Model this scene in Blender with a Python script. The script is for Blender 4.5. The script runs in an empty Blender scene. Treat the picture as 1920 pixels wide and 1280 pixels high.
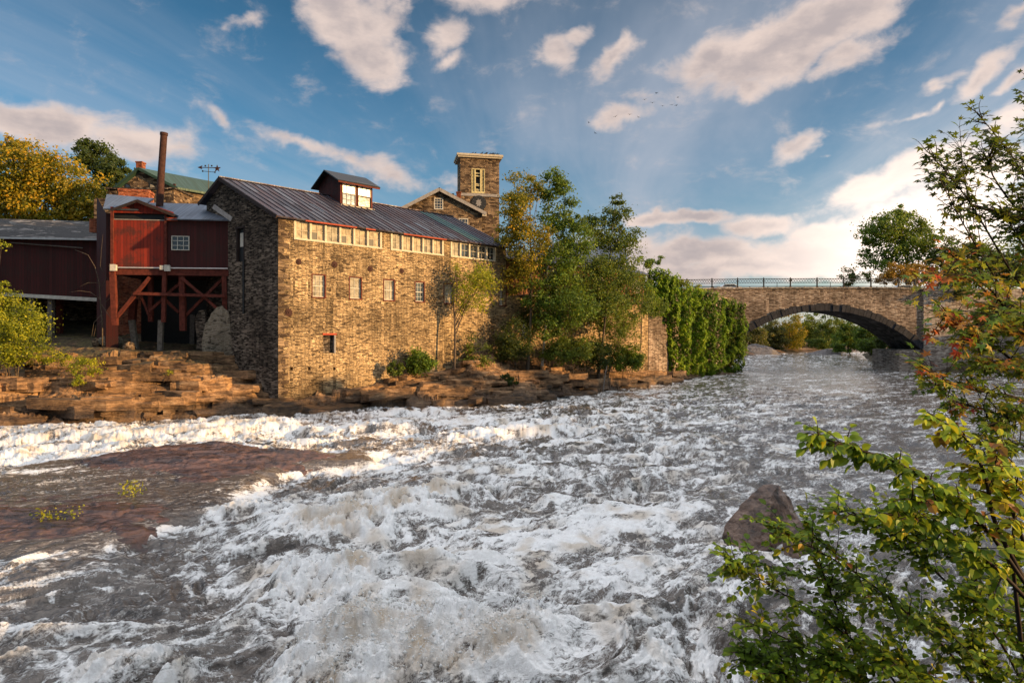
import bpy, math, random
import numpy as np
from mathutils import Vector
S = bpy.context.scene
COL = S.collection
F_ = 1200.0; HY = 628.0; CZ = 6.0          # focal length in photo pixels, horizon row, camera height
rnd = random.Random(7)
R = math.radians
SUN_AZ, SUN_EL = R(-15), R(8.5)             # direction to the sun measured from +X

def P(px, py, Y):                            # photo pixel at depth Y -> world point
    return Vector(((px-960)/F_*Y, Y, CZ+(HY-py)/F_*Y))

# ---------------------------------------------------------------- numpy noise
def _h(ix, iy, seed):
    a = (ix.astype(np.int64)*374761393 + iy.astype(np.int64)*668265263 + seed*1442695041) & 0xFFFFFFFF
    a = ((a ^ (a >> 13))*1274126177) & 0xFFFFFFFF
    return (a ^ (a >> 16)) & 0xFFFFFFFF
def cell(x, y, seed=0):
    return _h(np.floor(x), np.floor(y), seed)/4294967295.0
def pn(x, y, seed=0):
    x0 = np.floor(x); y0 = np.floor(y); fx = x-x0; fy = y-y0
    u = fx*fx*fx*(fx*(fx*6-15)+10); v = fy*fy*fy*(fy*(fy*6-15)+10)
    def g(dx, dy):
        a = _h(x0+dx, y0+dy, seed)*(2*math.pi/4294967295.0)
        return np.cos(a)*(fx-dx)+np.sin(a)*(fy-dy)
    a = g(0,0); b = g(1,0); c = g(0,1); d = g(1,1)
    return (a+(b-a)*u+(c-a)*v+(a-b-c+d)*u*v)*1.5
def fbm(x, y, o=4, seed=0, gain=.5):
    s = 0; a = 1; t = 0
    for i in range(o):
        s = s+a*pn(x, y, seed+i*17); t += a; a *= gain; x = x*2.03+5.1; y = y*2.03-3.7
    return s/t*1.4
def sst(x, a, b):
    t = np.clip((x-a)/(b-a), 0, 1); return t*t*(3-2*t)

# ---------------------------------------------------------------- objects
ORG = {}
def tag(o, label=None, cat=None, group=None, kind=None):
    if label: o['label'] = label
    if cat: o['category'] = cat
    if group: o['group'] = group
    if kind: o['kind'] = kind
    return o
def thing(name, label, cat, loc, group=None):
    o = bpy.data.objects.new(name, None); COL.objects.link(o)
    o.location = loc; o.empty_display_size = .3
    ORG[o.name] = Vector(loc)
    return tag(o, label, cat, group)
def link(name, me, parent=None, origin=None):
    o = bpy.data.objects.new(name, me); COL.objects.link(o)
    if parent is not None:
        o.parent = parent; ORG[o.name] = ORG[parent.name]
    else:
        o.location = origin; ORG[o.name] = Vector(origin)
    return o
def box_uv(me):
    n = len(me.polygons)
    if n == 0: return
    nl = len(me.loops)
    co = np.empty(len(me.vertices)*3); me.vertices.foreach_get('co', co); co = co.reshape(-1, 3)
    vi = np.empty(nl, dtype=np.int64); me.loops.foreach_get('vertex_index', vi)
    nr = np.empty(n*3); me.polygons.foreach_get('normal', nr); nr = nr.reshape(-1, 3)
    lt = np.empty(n, dtype=np.int64); me.polygons.foreach_get('loop_total', lt)
    fn = np.repeat(nr, lt, axis=0); p = co[vi]
    flat = np.abs(fn[:, 2]) > .97
    hl = np.maximum(np.hypot(fn[:, 0], fn[:, 1]), 1e-6)
    tx = -fn[:, 1]/hl; ty = fn[:, 0]/hl
    u = np.where(flat, p[:, 0], p[:, 0]*tx+p[:, 1]*ty)
    v = np.where(flat, p[:, 1], p[:, 2])
    uv = me.uv_layers.new(name='UVMap')
    uv.data.foreach_set('uv', np.stack([u, v], 1).ravel())
class MB:
    def __init__(s): s.v = []; s.f = []
    def add(s, vs, fs):
        b = len(s.v); s.v += [tuple(x) for x in vs]; s.f += [tuple(i+b for i in f) for f in fs]
    def hexa(s, p):                           # 8 points: bottom ring 0-3, top ring 4-7
        s.add(p, [(3,2,1,0), (4,5,6,7), (0,1,5,4), (1,2,6,5), (2,3,7,6), (3,0,4,7)])
    def box(s, x0, x1, y0, y1, z0, z1):
        s.hexa([(x0,y0,z0), (x1,y0,z0), (x1,y1,z0), (x0,y1,z0), (x0,y0,z1), (x1,y0,z1), (x1,y1,z1), (x0,y1,z1)])
    def beam(s, a, b, w, h, up=(0,0,1)):
        a = Vector(a); b = Vector(b); d = (b-a).normalized(); u = Vector(up)
        if abs(d.dot(u)) > .95: u = Vector((0,1,0)) if abs(d.y) < .9 else Vector((1,0,0))
        x = d.cross(u).normalized()*w/2; y = x.cross(d).normalized()*h/2
        s.hexa([a-x-y, a+x-y, a+x+y, a-x+y, b-x-y, b+x-y, b+x+y, b-x+y])
    def tube(s, pts, rad, n=8, cap=True):
        pts = [Vector(p) for p in pts]; b = len(s.v); m = len(pts)
        if not hasattr(rad, '__len__'): rad = [rad]*m
        px = None
        for i, p in enumerate(pts):
            d = (pts[min(i+1, m-1)]-pts[max(i-1, 0)])
            d = d.normalized() if d.length > 1e-9 else Vector((0,0,1))
            if px is None: px = d.orthogonal().normalized()
            px = (px-d*px.dot(d)).normalized() if (px-d*px.dot(d)).length > 1e-6 else d.orthogonal().normalized()
            py = d.cross(px)
            for k in range(n):
                a = 2*math.pi*k/n; s.v.append(tuple(p+(px*math.cos(a)+py*math.sin(a))*rad[i]))
        for i in range(m-1):
            for k in range(n):
                k2 = (k+1) % n
                s.f.append((b+i*n+k, b+i*n+k2, b+(i+1)*n+k2, b+(i+1)*n+k))
        if cap:
            s.f.append(tuple(b+k for k in range(n-1, -1, -1))); s.f.append(tuple(b+(m-1)*n+k for k in range(n)))
    def poly_extrude(s, poly, ext):
        ext = Vector(ext); n = len(poly); a = [Vector(p) for p in poly]
        s.add(a+[p+ext for p in a], [tuple(range(n)), tuple(range(2*n-1, n-1, -1))]+[(i, i+n, (i+1) % n+n, (i+1) % n) for i in range(n)])
    def slab(s, a, b, c, d, t):               # quad with thickness t downwards along its normal
        a, b, c, d = map(Vector, (a, b, c, d)); n = (b-a).cross(d-a).normalized()
        if n.z < 0: n = -n
        o = n*t
        s.hexa([a-o, b-o, c-o, d-o, a, b, c, d])
    def build(s, name, mat, parent=None, label=None, cat=None, group=None, kind=None, smooth=False, origin=None, uv=True):
        me = bpy.data.meshes.new(name)
        me.from_pydata(s.v, [], s.f); me.update()
        import bmesh
        bm = bmesh.new(); bm.from_mesh(me); bmesh.ops.recalc_face_normals(bm, faces=bm.faces); bm.to_mesh(me); bm.free()
        if uv: box_uv(me)
        if origin is None:
            if parent is not None: origin = ORG[parent.name]
            else:
                a = np.array(s.v); origin = Vector(((a[:, 0].min()+a[:, 0].max())/2, (a[:, 1].min()+a[:, 1].max())/2, a[:, 2].min()))
        o3 = Vector(origin)
        for v in me.vertices: v.co -= o3
        me.materials.append(mat)
        if smooth: me.polygons.foreach_set('use_smooth', [True]*len(me.polygons))
        return tag(link(name, me, parent, origin), label, cat, group, kind)
def np_mesh(name, V, Fc, mat, parent=None, attrs=None, smooth=False, origin=None, label=None, cat=None, group=None, kind=None, fattr=None):
    V = np.asarray(V, dtype=np.float64); Fc = np.asarray(Fc, dtype=np.int32)
    if origin is None:
        origin = ORG[parent.name] if parent is not None else Vector(((V[:, 0].min()+V[:, 0].max())/2, (V[:, 1].min()+V[:, 1].max())/2, V[:, 2].min()))
    V = V-np.array(origin)
    me = bpy.data.meshes.new(name); k = Fc.shape[1]; m = len(Fc)
    me.vertices.add(len(V)); me.vertices.foreach_set('co', V.astype(np.float32).ravel())
    me.loops.add(m*k); me.loops.foreach_set('vertex_index', Fc.ravel())
    me.polygons.add(m); me.polygons.foreach_set('loop_start', np.arange(m, dtype=np.int32)*k)
    try: me.polygons.foreach_set('loop_total', np.full(m, k, dtype=np.int32))
    except Exception: pass
    me.polygons.foreach_set('use_smooth', np.full(m, smooth, dtype=bool))
    me.update(calc_edges=True)
    for d, dom in ((attrs, 'POINT'), (fattr, 'FACE')):
        for a, val in (d or {}).items():
            at = me.attributes.new(a, 'FLOAT', dom); at.data.foreach_set('value', np.asarray(val, dtype=np.float32))
    me.materials.append(mat)
    return tag(link(name, me, parent, origin), label, cat, group, kind)
def grid_faces(nr, nc):
    i = np.arange(nr-1)[:, None]*nc+np.arange(nc-1)[None, :]
    return np.stack([i, i+1, i+nc+1, i+nc], -1).reshape(-1, 4)

class Frame:                                   # a vertical wall plane: origin, direction along it, outward normal
    def __init__(s, o, d, n):
        s.o = Vector((o[0], o[1], 0)); s.d = Vector((d[0], d[1], 0)).normalized(); s.n = Vector((n[0], n[1], 0)).normalized()
    def p(s, a, o, z): return s.o+s.d*a+s.n*o+Vector((0, 0, z))
    def px(s, x, y, o=0):
        q = s.o+s.n*o; r = (x-960)/F_
        a = (r*q.y-q.x)/(s.d.x-r*s.d.y); Y = q.y+s.d.y*a
        return a, CZ+(HY-y)*Y/F_
    def box(s, mb, a0, a1, o0, o1, z0, z1):
        mb.hexa([s.p(a0,o0,z0), s.p(a1,o0,z0), s.p(a1,o1,z0), s.p(a0,o1,z0), s.p(a0,o0,z1), s.p(a1,o0,z1), s.p(a1,o1,z1), s.p(a0,o1,z1)])
def wall_holes(F, mb, a0, a1, z0, z1, holes, depth=.35, o=0):
    xs = sorted({a0, a1, *[h[0] for h in holes], *[h[1] for h in holes]}); zs = sorted({z0, z1, *[h[2] for h in holes], *[h[3] for h in holes]})
    for i in range(len(xs)-1):
        for j in range(len(zs)-1):
            cx = (xs[i]+xs[i+1])/2; cz = (zs[j]+zs[j+1])/2
            if any(h[0] < cx < h[1] and h[2] < cz < h[3] for h in holes): continue
            mb.add([F.p(xs[i],o,zs[j]), F.p(xs[i+1],o,zs[j]), F.p(xs[i+1],o,zs[j+1]), F.p(xs[i],o,zs[j+1])], [(0,1,2,3)])
    for h in holes:
        a, b, c, d = h[:4]; e = o-depth
        mb.add([F.p(a,o,c), F.p(b,o,c), F.p(b,o,d), F.p(a,o,d), F.p(a,e,c), F.p(b,e,c), F.p(b,e,d), F.p(a,e,d)],
               [(0,1,5,4), (1,2,6,5), (2,3,7,6), (3,0,4,7)])
def window(F, a0, a1, z0, z1, cols, rows, parent, fm, pm, o=-.12, fw=.07, mw=.03, label=None, sash=False):
    m = MB()
    F.box(m, a0, a0+fw, o, o+.08, z0, z1); F.box(m, a1-fw, a1, o, o+.08, z0, z1)
    F.box(m, a0+fw, a1-fw, o, o+.08, z0, z0+fw); F.box(m, a0+fw, a1-fw, o, o+.08, z1-fw, z1)
    for i in range(1, cols):
        x = a0+(a1-a0)*i/cols; F.box(m, x-mw/2, x+mw/2, o+.01, o+.05, z0+fw, z1-fw)
    for i in range(1, rows):
        z = z0+(z1-z0)*i/rows; w = mw*2.2 if sash and i*2 == rows else mw
        F.box(m, a0+fw, a1-fw, o+.013, o+.063 if w > mw else o+.047, z-w/2, z+w/2)
    w = m.build('window', fm, parent, label=label)
    g = MB(); F.box(g, a0+fw*.5, a1-fw*.5, o-.02, o+.004, z0+fw*.5, z1-fw*.5)
    g.build('pane', pm, w)
    return w
# ---------------------------------------------------------------- material helpers
class NT:
    def __init__(s, name):
        s.m = bpy.data.materials.new(name); s.m.use_nodes = True; s.t = s.m.node_tree; s.t.nodes.clear()
        s.out = s.t.nodes.new('ShaderNodeOutputMaterial')
    def n(s, typ, ins=None, **pr):
        nd = s.t.nodes.new('ShaderNode'+typ)
        for k, v in pr.items(): setattr(nd, k, v)
        for k, v in (ins or {}).items():
            sk = nd.inputs[k]
            if hasattr(v, 'is_linked') or hasattr(v, 'links'): s.t.links.new(v, sk)
            else:
                if sk.type == 'RGBA' and not hasattr(v, '__len__'): v = (v, v, v, 1)
                if sk.type == 'RGBA' and len(v) == 3: v = (*v, 1)
                sk.default_value = v
        return nd
    def math(s, op, a, b=0.0, c=None, clamp=False):
        i = {0: a, 1: b}
        if c is not None: i[2] = c
        return s.n('Math', i, operation=op, use_clamp=clamp).outputs[0]
    def mix(s, f, a, b, bt='MIX'):
        nd = s.n('Mix', data_type='RGBA', blend_type=bt)
        for k, v in ((0, f), (6, a), (7, b)):
            if hasattr(v, 'links'): s.t.links.new(v, nd.inputs[k])
            else: nd.inputs[k].default_value = v if k == 0 else ((*v, 1) if len(v) == 3 else v)
        return nd.outputs[2]
    def ramp(s, f, stops, interp='LINEAR'):
        nd = s.n('ValToRGB', {0: f}); cr = nd.color_ramp; cr.interpolation = interp
        while len(cr.elements) < len(stops): cr.elements.new(.5)
        for e, (p, c) in zip(cr.elements, stops):
            e.position = p; e.color = (c, c, c, 1) if not hasattr(c, '__len__') else (*c[:3], 1)
        return nd.outputs[0]
    def rng(s, v, a, b, c=0.0, d=1.0, smooth=True):
        return s.n('MapRange', {0: v, 1: a, 2: b, 3: c, 4: d}, interpolation_type='SMOOTHSTEP' if smooth else 'LINEAR').outputs[0]
    def noise(s, vec, scale, detail=3, rough=.55, dist=0.0, out=0):
        return s.n('TexNoise', {'Vector': vec, 'Scale': scale, 'Detail': detail, 'Roughness': rough, 'Distortion': dist}).outputs[out]
    def mapping(s, vec, scale=(1,1,1), loc=(0,0,0), rot=(0,0,0)):
        return s.n('Mapping', {'Vector': vec, 'Scale': scale, 'Location': loc, 'Rotation': rot}).outputs[0]
    def bsdf(s, col, rough=.8, spec=.3, bump=None, bs=.5, bd=.05, metal=0.0, extra=None):
        i = {'Base Color': col, 'Roughness': rough, 'Specular IOR Level': spec, 'Metallic': metal}
        i.update(extra or {})
        if bump is not None:
            i['Normal'] = s.n('Bump', {'Height': bump, 'Strength': bs, 'Distance': bd}).outputs[0]
        b = s.n('BsdfPrincipled', i)
        s.t.links.new(b.outputs[0], s.out.inputs[0]); return b
    def uv(s): return s.n('TexCoord').outputs['UV']
    def obj(s): return s.n('NewGeometry').outputs['Position']

def stone(name, stones, joint, sx, sz, jw=.05, bs=.9, bd=.06, stain=(.45, 1.15), tint=None, seed=0.0, pale_bottom=None, jmix=.75, dark_foot=False):
    t = NT(name); uv = t.uv()
    wob = t.noise(uv, .9, 3, .5, out=1)
    w2 = t.noise(uv, 6.0, 2, .5, out=1)
    v1 = t.n('VectorMath', {0: wob, 1: (-.5,-.5,-.5)}, operation='ADD').outputs[0]
    v1 = t.n('VectorMath', {0: v1, 1: (.5,.14,0)}, operation='MULTIPLY').outputs[0]
    v2 = t.n('VectorMath', {0: w2, 1: (-.5,-.5,-.5)}, operation='ADD').outputs[0]
    v2 = t.n('VectorMath', {0: v2, 1: (.10,.03,0)}, operation='MULTIPLY').outputs[0]
    c = t.n('VectorMath', {0: uv, 1: v1}, operation='ADD').outputs[0]
    c = t.n('VectorMath', {0: c, 1: v2}, operation='ADD').outputs[0]
    # some patches of larger blocks, mostly thin ledge stones
    c1 = t.mapping(c, (sx, sz, 1), (seed, seed, seed))
    vo = t.n('TexVoronoi', {'Vector': c1, 'Scale': 1.0, 'Randomness': .85}, voronoi_dimensions='2D')
    ve = t.n('TexVoronoi', {'Vector': c1, 'Scale': 1.0, 'Randomness': .85}, voronoi_dimensions='2D', feature='DISTANCE_TO_EDGE')
    rv = t.n('SeparateColor', {0: vo.outputs['Color']}).outputs[0]
    fine = t.noise(t.mapping(uv, (3, 9, 1)), 4.0, 5, .65)
    rv2 = t.math('ADD', rv, t.math('MULTIPLY', t.math('SUBTRACT', fine, .5), .9), clamp=True)
    col = t.ramp(rv2, stones)
    big = t.noise(uv, .17, 4, .6)
    st = t.rng(big, .35, .62, stain[0], stain[1])
    streak = t.noise(t.mapping(uv, (1.2, .12, 1)), 1.0, 4, .6)
    st = t.math('MULTIPLY', st, t.rng(streak, .3, .65, .75, 1.1))
    if dark_foot:  # tone darkens towards the foot of the wall
        vz = t.n('SeparateXYZ', {0: uv}).outputs[1]; st = t.math('MULTIPLY', st, t.rng(t.math('ADD', vz, t.math('MULTIPLY', t.math('SUBTRACT', big, .5), 6.0)), .6, 2.6, .42, 1.0))
    jm = t.rng(ve.outputs[0], jw*.4, jw*1.6, 1.0, 0.0)
    jn = t.rng(t.noise(uv, 1.6, 3, .6), .38, .6, .15, 1.0)
    col = t.mix(t.math('MULTIPLY', jm, t.math('MULTIPLY', jn, jmix)), col, joint)
    col = t.mix(1.0, col, t.n('CombineColor', {0: st, 1: st, 2: st}).outputs[0], 'MULTIPLY')
    hgt = t.math('ADD', t.rng(ve.outputs[0], 0.0, jw*3), t.math('MULTIPLY', rv, .6))
    hgt = t.math('ADD', hgt, t.math('MULTIPLY', fine, .5))
    t.bsdf(col, .9, .15, hgt, bs, bd)
    return t.m

def plain(name, col, rough=.6, spec=.3, var=.25, scale=3.0, bs=.2, metal=0.0, extra=None):
    t = NT(name); p = t.obj()
    n = t.noise(p, scale, 5, .6); f = t.rng(n, .25, .75, 1-var, 1+var, False)
    c = t.mix(1.0, col, t.n('CombineColor', {0: f, 1: f, 2: f}).outputs[0], 'MULTIPLY')
    t.bsdf(c, rough, spec, n, bs, .02, metal, extra); return t.m

def boards(name, col, w=.22, rough=.75, var=.45, worn=(.16,.13,.11), wornf=.35, gap=.06, horiz=False):
    t = NT(name); uv = t.uv(); sep = t.n('SeparateXYZ', {0: uv})
    u = t.math('DIVIDE', sep.outputs[1 if horiz else 0], w)
    fl = t.math('FLOOR', u); fr = t.math('SUBTRACT', u, fl)
    wn = t.n('TexWhiteNoise', {1: fl}, noise_dimensions='1D').outputs[0]
    edge = t.math('MINIMUM', fr, t.math('SUBTRACT', 1.0, fr)); g = t.rng(edge, gap*.5, gap)
    gr = t.noise(t.mapping(uv, (1.5, 30, 1) if horiz else (30, 1.5, 1)), 1.0, 5, .6)
    f = t.math('ADD', 1-var/2, t.math('MULTIPLY', wn, var))
    f = t.math('MULTIPLY', f, t.rng(gr, .2, .8, .7, 1.25, False))
    c = t.mix(1.0, col, t.n('CombineColor', {0: f, 1: f, 2: f}).outputs[0], 'MULTIPLY')
    wr = t.rng(t.math('ADD', t.noise(uv, .8, 5, .65), t.math('MULTIPLY', gr, .35)), .66, .82)
    c = t.mix(t.math('MULTIPLY', wr, wornf), c, worn)
    c = t.mix(g, (.012,.008,.006), c)
    h = t.math('ADD', t.math('MULTIPLY', g, .6), t.math('MULTIPLY', gr, .3))
    t.bsdf(c, rough, .3, h, .6, .03); return t.m

def roof_metal(name, stops, w=.66, streak=(.10,.055,.03), rough=.42, metal=.55, teal=None, sf=.5):
    t = NT(name); uv = t.uv(); sep = t.n('SeparateXYZ', {0: uv})
    u = t.math('DIVIDE', sep.outputs[0], w); fl = t.math('FLOOR', u); fr = t.math('SUBTRACT', u, fl)
    rowi = t.math('FLOOR', t.math('DIVIDE', t.math('ADD', sep.outputs[1], t.math('MULTIPLY', fl, .7)), 1.9))
    wn = t.n('TexWhiteNoise', {0: t.n('CombineXYZ', {0: fl, 1: rowi}).outputs[0]}, noise_dimensions='2D').outputs[0]
    n = t.noise(t.mapping(uv, (1, .5, 1)), .7, 4, .6)
    c = t.ramp(t.math('ADD', t.math('MULTIPLY', wn, .45), t.math('MULTIPLY', n, .7), clamp=True), stops)
    sn = t.noise(t.mapping(uv, (7, .35, 1)), 1.0, 5, .65)
    c = t.mix(t.math('MULTIPLY', t.rng(sn, .5, .68), sf), c, streak)
    corr = t.math('SINE', t.math('MULTIPLY', sep.outputs[0], 2*math.pi/.13))
    h = t.math('ADD', t.math('MULTIPLY', corr, .12), sn)
    t.bsdf(c, t.rng(sn, .3, .7, rough, rough+.3, False), .5, h, .3, .03, metal); return t.m

def leafmat(name, stops, trans=.35, rough=.5, gloss=.25):
    t = NT(name)
    a = t.n('Attribute', attribute_name='tint'); c = t.ramp(a.outputs['Fac'], stops)
    d = t.n('BsdfPrincipled', {'Base Color': c, 'Roughness': rough, 'Specular IOR Level': gloss})
    tr = t.n('BsdfTranslucent', {'Color': t.mix(.5, c, (.30,.34,.03))})
    mx = t.n('MixShader', {0: trans, 1: d.outputs[0], 2: tr.outputs[0]})
    t.t.links.new(mx.outputs[0], t.out.inputs[0]); return t.m

M = {}
M['stone_mill'] = stone('rubble_stone', [(0, (.06,.040,.024)), (.12, (.18,.12,.068)), (.32, (.36,.245,.132)), (.7, (.54,.375,.20)), (1, (.70,.51,.29))], (.66,.49,.28), 3.2, 13.0, .07, stain=(.5, 1.2), bd=.10, bs=1.0, dark_foot=True)
M['stone_gable'] = stone('gable_stone_shade_tone', [(0, (.02,.015,.012)), (.35, (.07,.055,.045)), (.7, (.20,.155,.12)), (1, (.38,.30,.23))], (.34,.28,.21), 2.9, 10.5, .06, dark_foot=True, stain=(.42, 1.0), bd=.10, bs=1.0)  # mill rubble again, its colour darkened for the shaded gable
M['stone_house'] = stone('house_stone', [(0, (.04,.026,.018)), (.4, (.12,.08,.052)), (1, (.30,.21,.13))], (.26,.19,.12), 1.8, 4.5, .05, stain=(.7, 1.1))
M['stone_bridge'] = stone('bridge_stone', [(0, (.08,.055,.042)), (.35, (.22,.16,.12)), (.7, (.36,.27,.21)), (1, (.50,.41,.33))], (.36,.27,.19), 2.0, 9.0, .05, stain=(.55, 1.12), bs=.8, bd=.10)
M['stone_pier'] = stone('pier_stone', [(0, (.14,.10,.08)), (.4, (.33,.26,.21)), (1, (.58,.50,.42))], (.33,.28,.24), 1.7, 7.5, .05, stain=(.7, 1.1), seed=4.0)
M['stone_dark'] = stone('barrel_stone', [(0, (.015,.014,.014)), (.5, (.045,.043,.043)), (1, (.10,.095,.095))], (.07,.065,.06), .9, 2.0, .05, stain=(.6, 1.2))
M['mortar'] = stone('mortar_daubed_rubble', [(0, (.05,.04,.03)), (.25, (.17,.14,.10)), (1, (.27,.225,.17))], (.27,.225,.17), 3.2, 6.0, .16, stain=(.7, 1.1), jmix=1.0)
M['brick'] = stone('red_brick', [(0, (.13,.035,.018)), (.5, (.30,.085,.04)), (1, (.42,.15,.075))], (.30,.24,.18), 4.2, 11, .05, stain=(.6, 1.1), bd=.02)
M['voussoir'] = plain('voussoir_stone', (.024,.024,.029), .8, .25, .7, 1.6, .6)
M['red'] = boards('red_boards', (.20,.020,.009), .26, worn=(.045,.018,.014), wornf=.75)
M['red_dark'] = boards('weathered_shaded_red_boards', (.048,.008,.007), .26, worn=(.03,.014,.010), wornf=.5)  # worn dark red boards, colour lowered further to carry the sheds' shade
M['red_trim'] = plain('red_trim_paint', (.30,.045,.018), .7, .3, .4, 5.0)
M['old_red'] = plain('weathered_red_timber', (.10,.024,.016), .8, .2, .55, 4.0, .4)
M['grey_wood'] = plain('grey_weathered_timber', (.16,.135,.115), .85, .2, .5, 5.0, .5)
M['brown_boards'] = boards('brown_siding', (.16,.06,.03), .2, var=.9, worn=(.3,.14,.07), wornf=.6)
M['roof'] = roof_metal('standing_seam_roof', [(0, (.018,.020,.028)), (.35, (.040,.042,.058)), (.55, (.075,.050,.060)), (.75, (.095,.100,.125)), (1, (.17,.18,.21))], rough=.4)
M['roof_blue'] = roof_metal('blue_grey_corrugated', [(0, (.045,.058,.08)), (.5, (.085,.105,.14)), (1, (.14,.17,.215))], rough=.38, metal=.6, sf=.25)
M['roof_green'] = roof_metal('green_metal_roof', [(0, (.012,.035,.022)), (1, (.03,.07,.045))], rough=.45, metal=.2, sf=.15)
M['roof_teal'] = roof_metal('teal_patina_sheet', [(0, (.03,.09,.085)), (1, (.07,.15,.14))], rough=.45, sf=.35)
M['cream'] = plain('cream_paint', (.46,.40,.30), .6, .3, .3, 4.0)
M['white_paint'] = plain('white_paint', (.50,.47,.41), .6, .3, .25, 4.0)
M['grey_trim'] = plain('grey_wood_trim', (.28,.26,.25), .75, .2, .35, 4.0)
M['dark_trim'] = plain('dark_trim', (.03,.02,.018), .7, .2, .4, 4.0)
M['iron'] = plain('black_iron', (.014,.014,.015), .5, .4, .3, 6.0)
M['rust'] = plain('rusty_iron', (.05,.022,.017), .8, .2, .5, 4.0)
M['galv'] = plain('galvanised_pipe', (.50,.48,.47), .45, .5, .2, 3.0, metal=.4)
M['asphalt'] = plain('asphalt', (.05,.05,.05), .9, .2, .3, 2.0)
M['car_white'] = plain('white_car_paint', (.75,.76,.78), .25, .5, .04, 1.0, 0)
M['rubber'] = plain('black_rubber', (.02,.02,.02), .8, .2, .2, 5.0)
M['bark'] = plain('brown_bark', (.10,.075,.055), .9, .15, .6, 7.0, .8)
M['pale_bark'] = plain('pale_bark', (.40,.37,.32), .85, .15, .5, 6.0, .5)
M['dark_bark'] = plain('dark_twig_bark', (.035,.026,.022), .85, .15, .4, 9.0, .5)
M['bird'] = plain('dark_plumage', (.02,.02,.022), .8, .2, .2, 9.0)

def glass(name, base, rough=.08, var=.5, spec=.8):
    t = NT(name); n = t.noise(t.uv(), 2.2, 3, .6)
    f = t.rng(n, .3, .7, 1-var, 1+var, False)
    c = t.mix(1.0, base, t.n('CombineColor', {0: f, 1: f, 2: f}).outputs[0], 'MULTIPLY')
    t.bsdf(c, rough, spec, n, .08, .05); return t.m
M['glass_dark'] = glass('dark_glass', (.02,.024,.03))
M['glass_dust'] = glass('dusty_glass_over_plastic', (.36,.30,.21), .75, .5, .08)
M['glass_curtain'] = glass('glass_over_curtain', (.30,.27,.21), .75, .5, .08)
M['glass_sky_tint'] = glass('painted_sky_glass', (.16,.22,.30), .06, .2)  # blue sky reflection painted into the lower cupola panes
M['glass_glare'] = glass('painted_glare_glass', (.72,.66,.56), .2, .1)  # bright sky reflection painted as pale colour on the upper cupola panes

def rockmat(name, cols, band=(.35,.35,4.5), crs=(1.2,1.2,6), wet=None, rough=.85, tilt=0.0, gain=1.0, soil=None):
    t = NT(name); p = t.obj()
    pt = t.mapping(p, band, rot=(tilt, tilt*.6, 0))
    n = t.noise(pt, 1.0, 6, .62, .3); n2 = t.noise(p, 1.3, 6, .65); cr = t.noise(t.mapping(p, crs), 2.0, 6, .7)
    f = t.math('ADD', t.math('MULTIPLY', n, .65), t.math('MULTIPLY', n2, .35))
    c = t.ramp(t.rng(f, .3, .7, 0, 1, False), cols)
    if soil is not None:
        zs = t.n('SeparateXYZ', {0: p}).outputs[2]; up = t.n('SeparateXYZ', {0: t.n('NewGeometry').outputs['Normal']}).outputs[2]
        n6 = t.noise(p, .55, 5, .65); soil_shade = t.rng(t.math('ADD', zs, t.math('MULTIPLY', t.math('SUBTRACT', n6, .5), 7.0)), soil, soil+1.2)
        soil_shade = t.math('MULTIPLY', soil_shade, t.rng(up, .2, .8, .35, 1.0))
        c = t.mix(t.math('MULTIPLY', soil_shade, .85), c, t.mix(t.rng(n2, .4, .6), (.045,.034,.022), (.05,.055,.018)))  # soil and moss on the upper bank, also painting in the sheds' shade
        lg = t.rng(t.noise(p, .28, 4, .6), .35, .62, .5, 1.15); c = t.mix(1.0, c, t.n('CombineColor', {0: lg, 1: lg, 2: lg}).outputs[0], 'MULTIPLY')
    dk = t.rng(cr, .36, .5, .35, 1.0)
    c = t.mix(1.0, c, t.n('CombineColor', {0: dk, 1: dk, 2: dk}).outputs[0], 'MULTIPLY')
    r = rough
    if wet is not None:
        z = t.n('SeparateXYZ', {0: p}).outputs[2]
        w = t.rng(t.math('ADD', z, t.math('MULTIPLY', n2, .5)), wet, wet+.7, 1.0, 0.0)
        c = t.mix(t.math('MULTIPLY', w, .55), c, (.03,.022,.018)); r = t.rng(w, 0, 1, rough, .3, False)
    t.bsdf(c, r, .35, t.math('ADD', t.math('ADD', n, n2), t.math('MULTIPLY', cr, .8)), 1.0, .14*gain); return t.m
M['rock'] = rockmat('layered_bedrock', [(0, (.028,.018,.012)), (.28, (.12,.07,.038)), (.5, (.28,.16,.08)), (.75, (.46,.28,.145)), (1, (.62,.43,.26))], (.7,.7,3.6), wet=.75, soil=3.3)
M['bedrock'] = rockmat('wet_red_bedrock', [(0, (.025,.020,.020)), (.4, (.075,.047,.042)), (.75, (.16,.085,.065)), (1, (.28,.16,.115))], (.25,.8,2.0), rough=.15, gain=.5)
M['boulder'] = rockmat('granite_boulder', [(0, (.025,.018,.015)), (.4, (.10,.06,.042)), (.7, (.21,.13,.09)), (1, (.40,.32,.27))], (2.2,2.2,2.2), crs=(3,3,3), rough=.28, gain=.35)
M['gravel'] = rockmat('grey_gravel', [(0, (.06,.055,.055)), (1, (.30,.27,.26))], (3,3,3), rough=.9)
M['soil'] = rockmat('leaf_litter_soil', [(0, (.02,.016,.01)), (.6, (.06,.045,.025)), (1, (.11,.085,.045))], (1,1,1), rough=.95)

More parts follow.
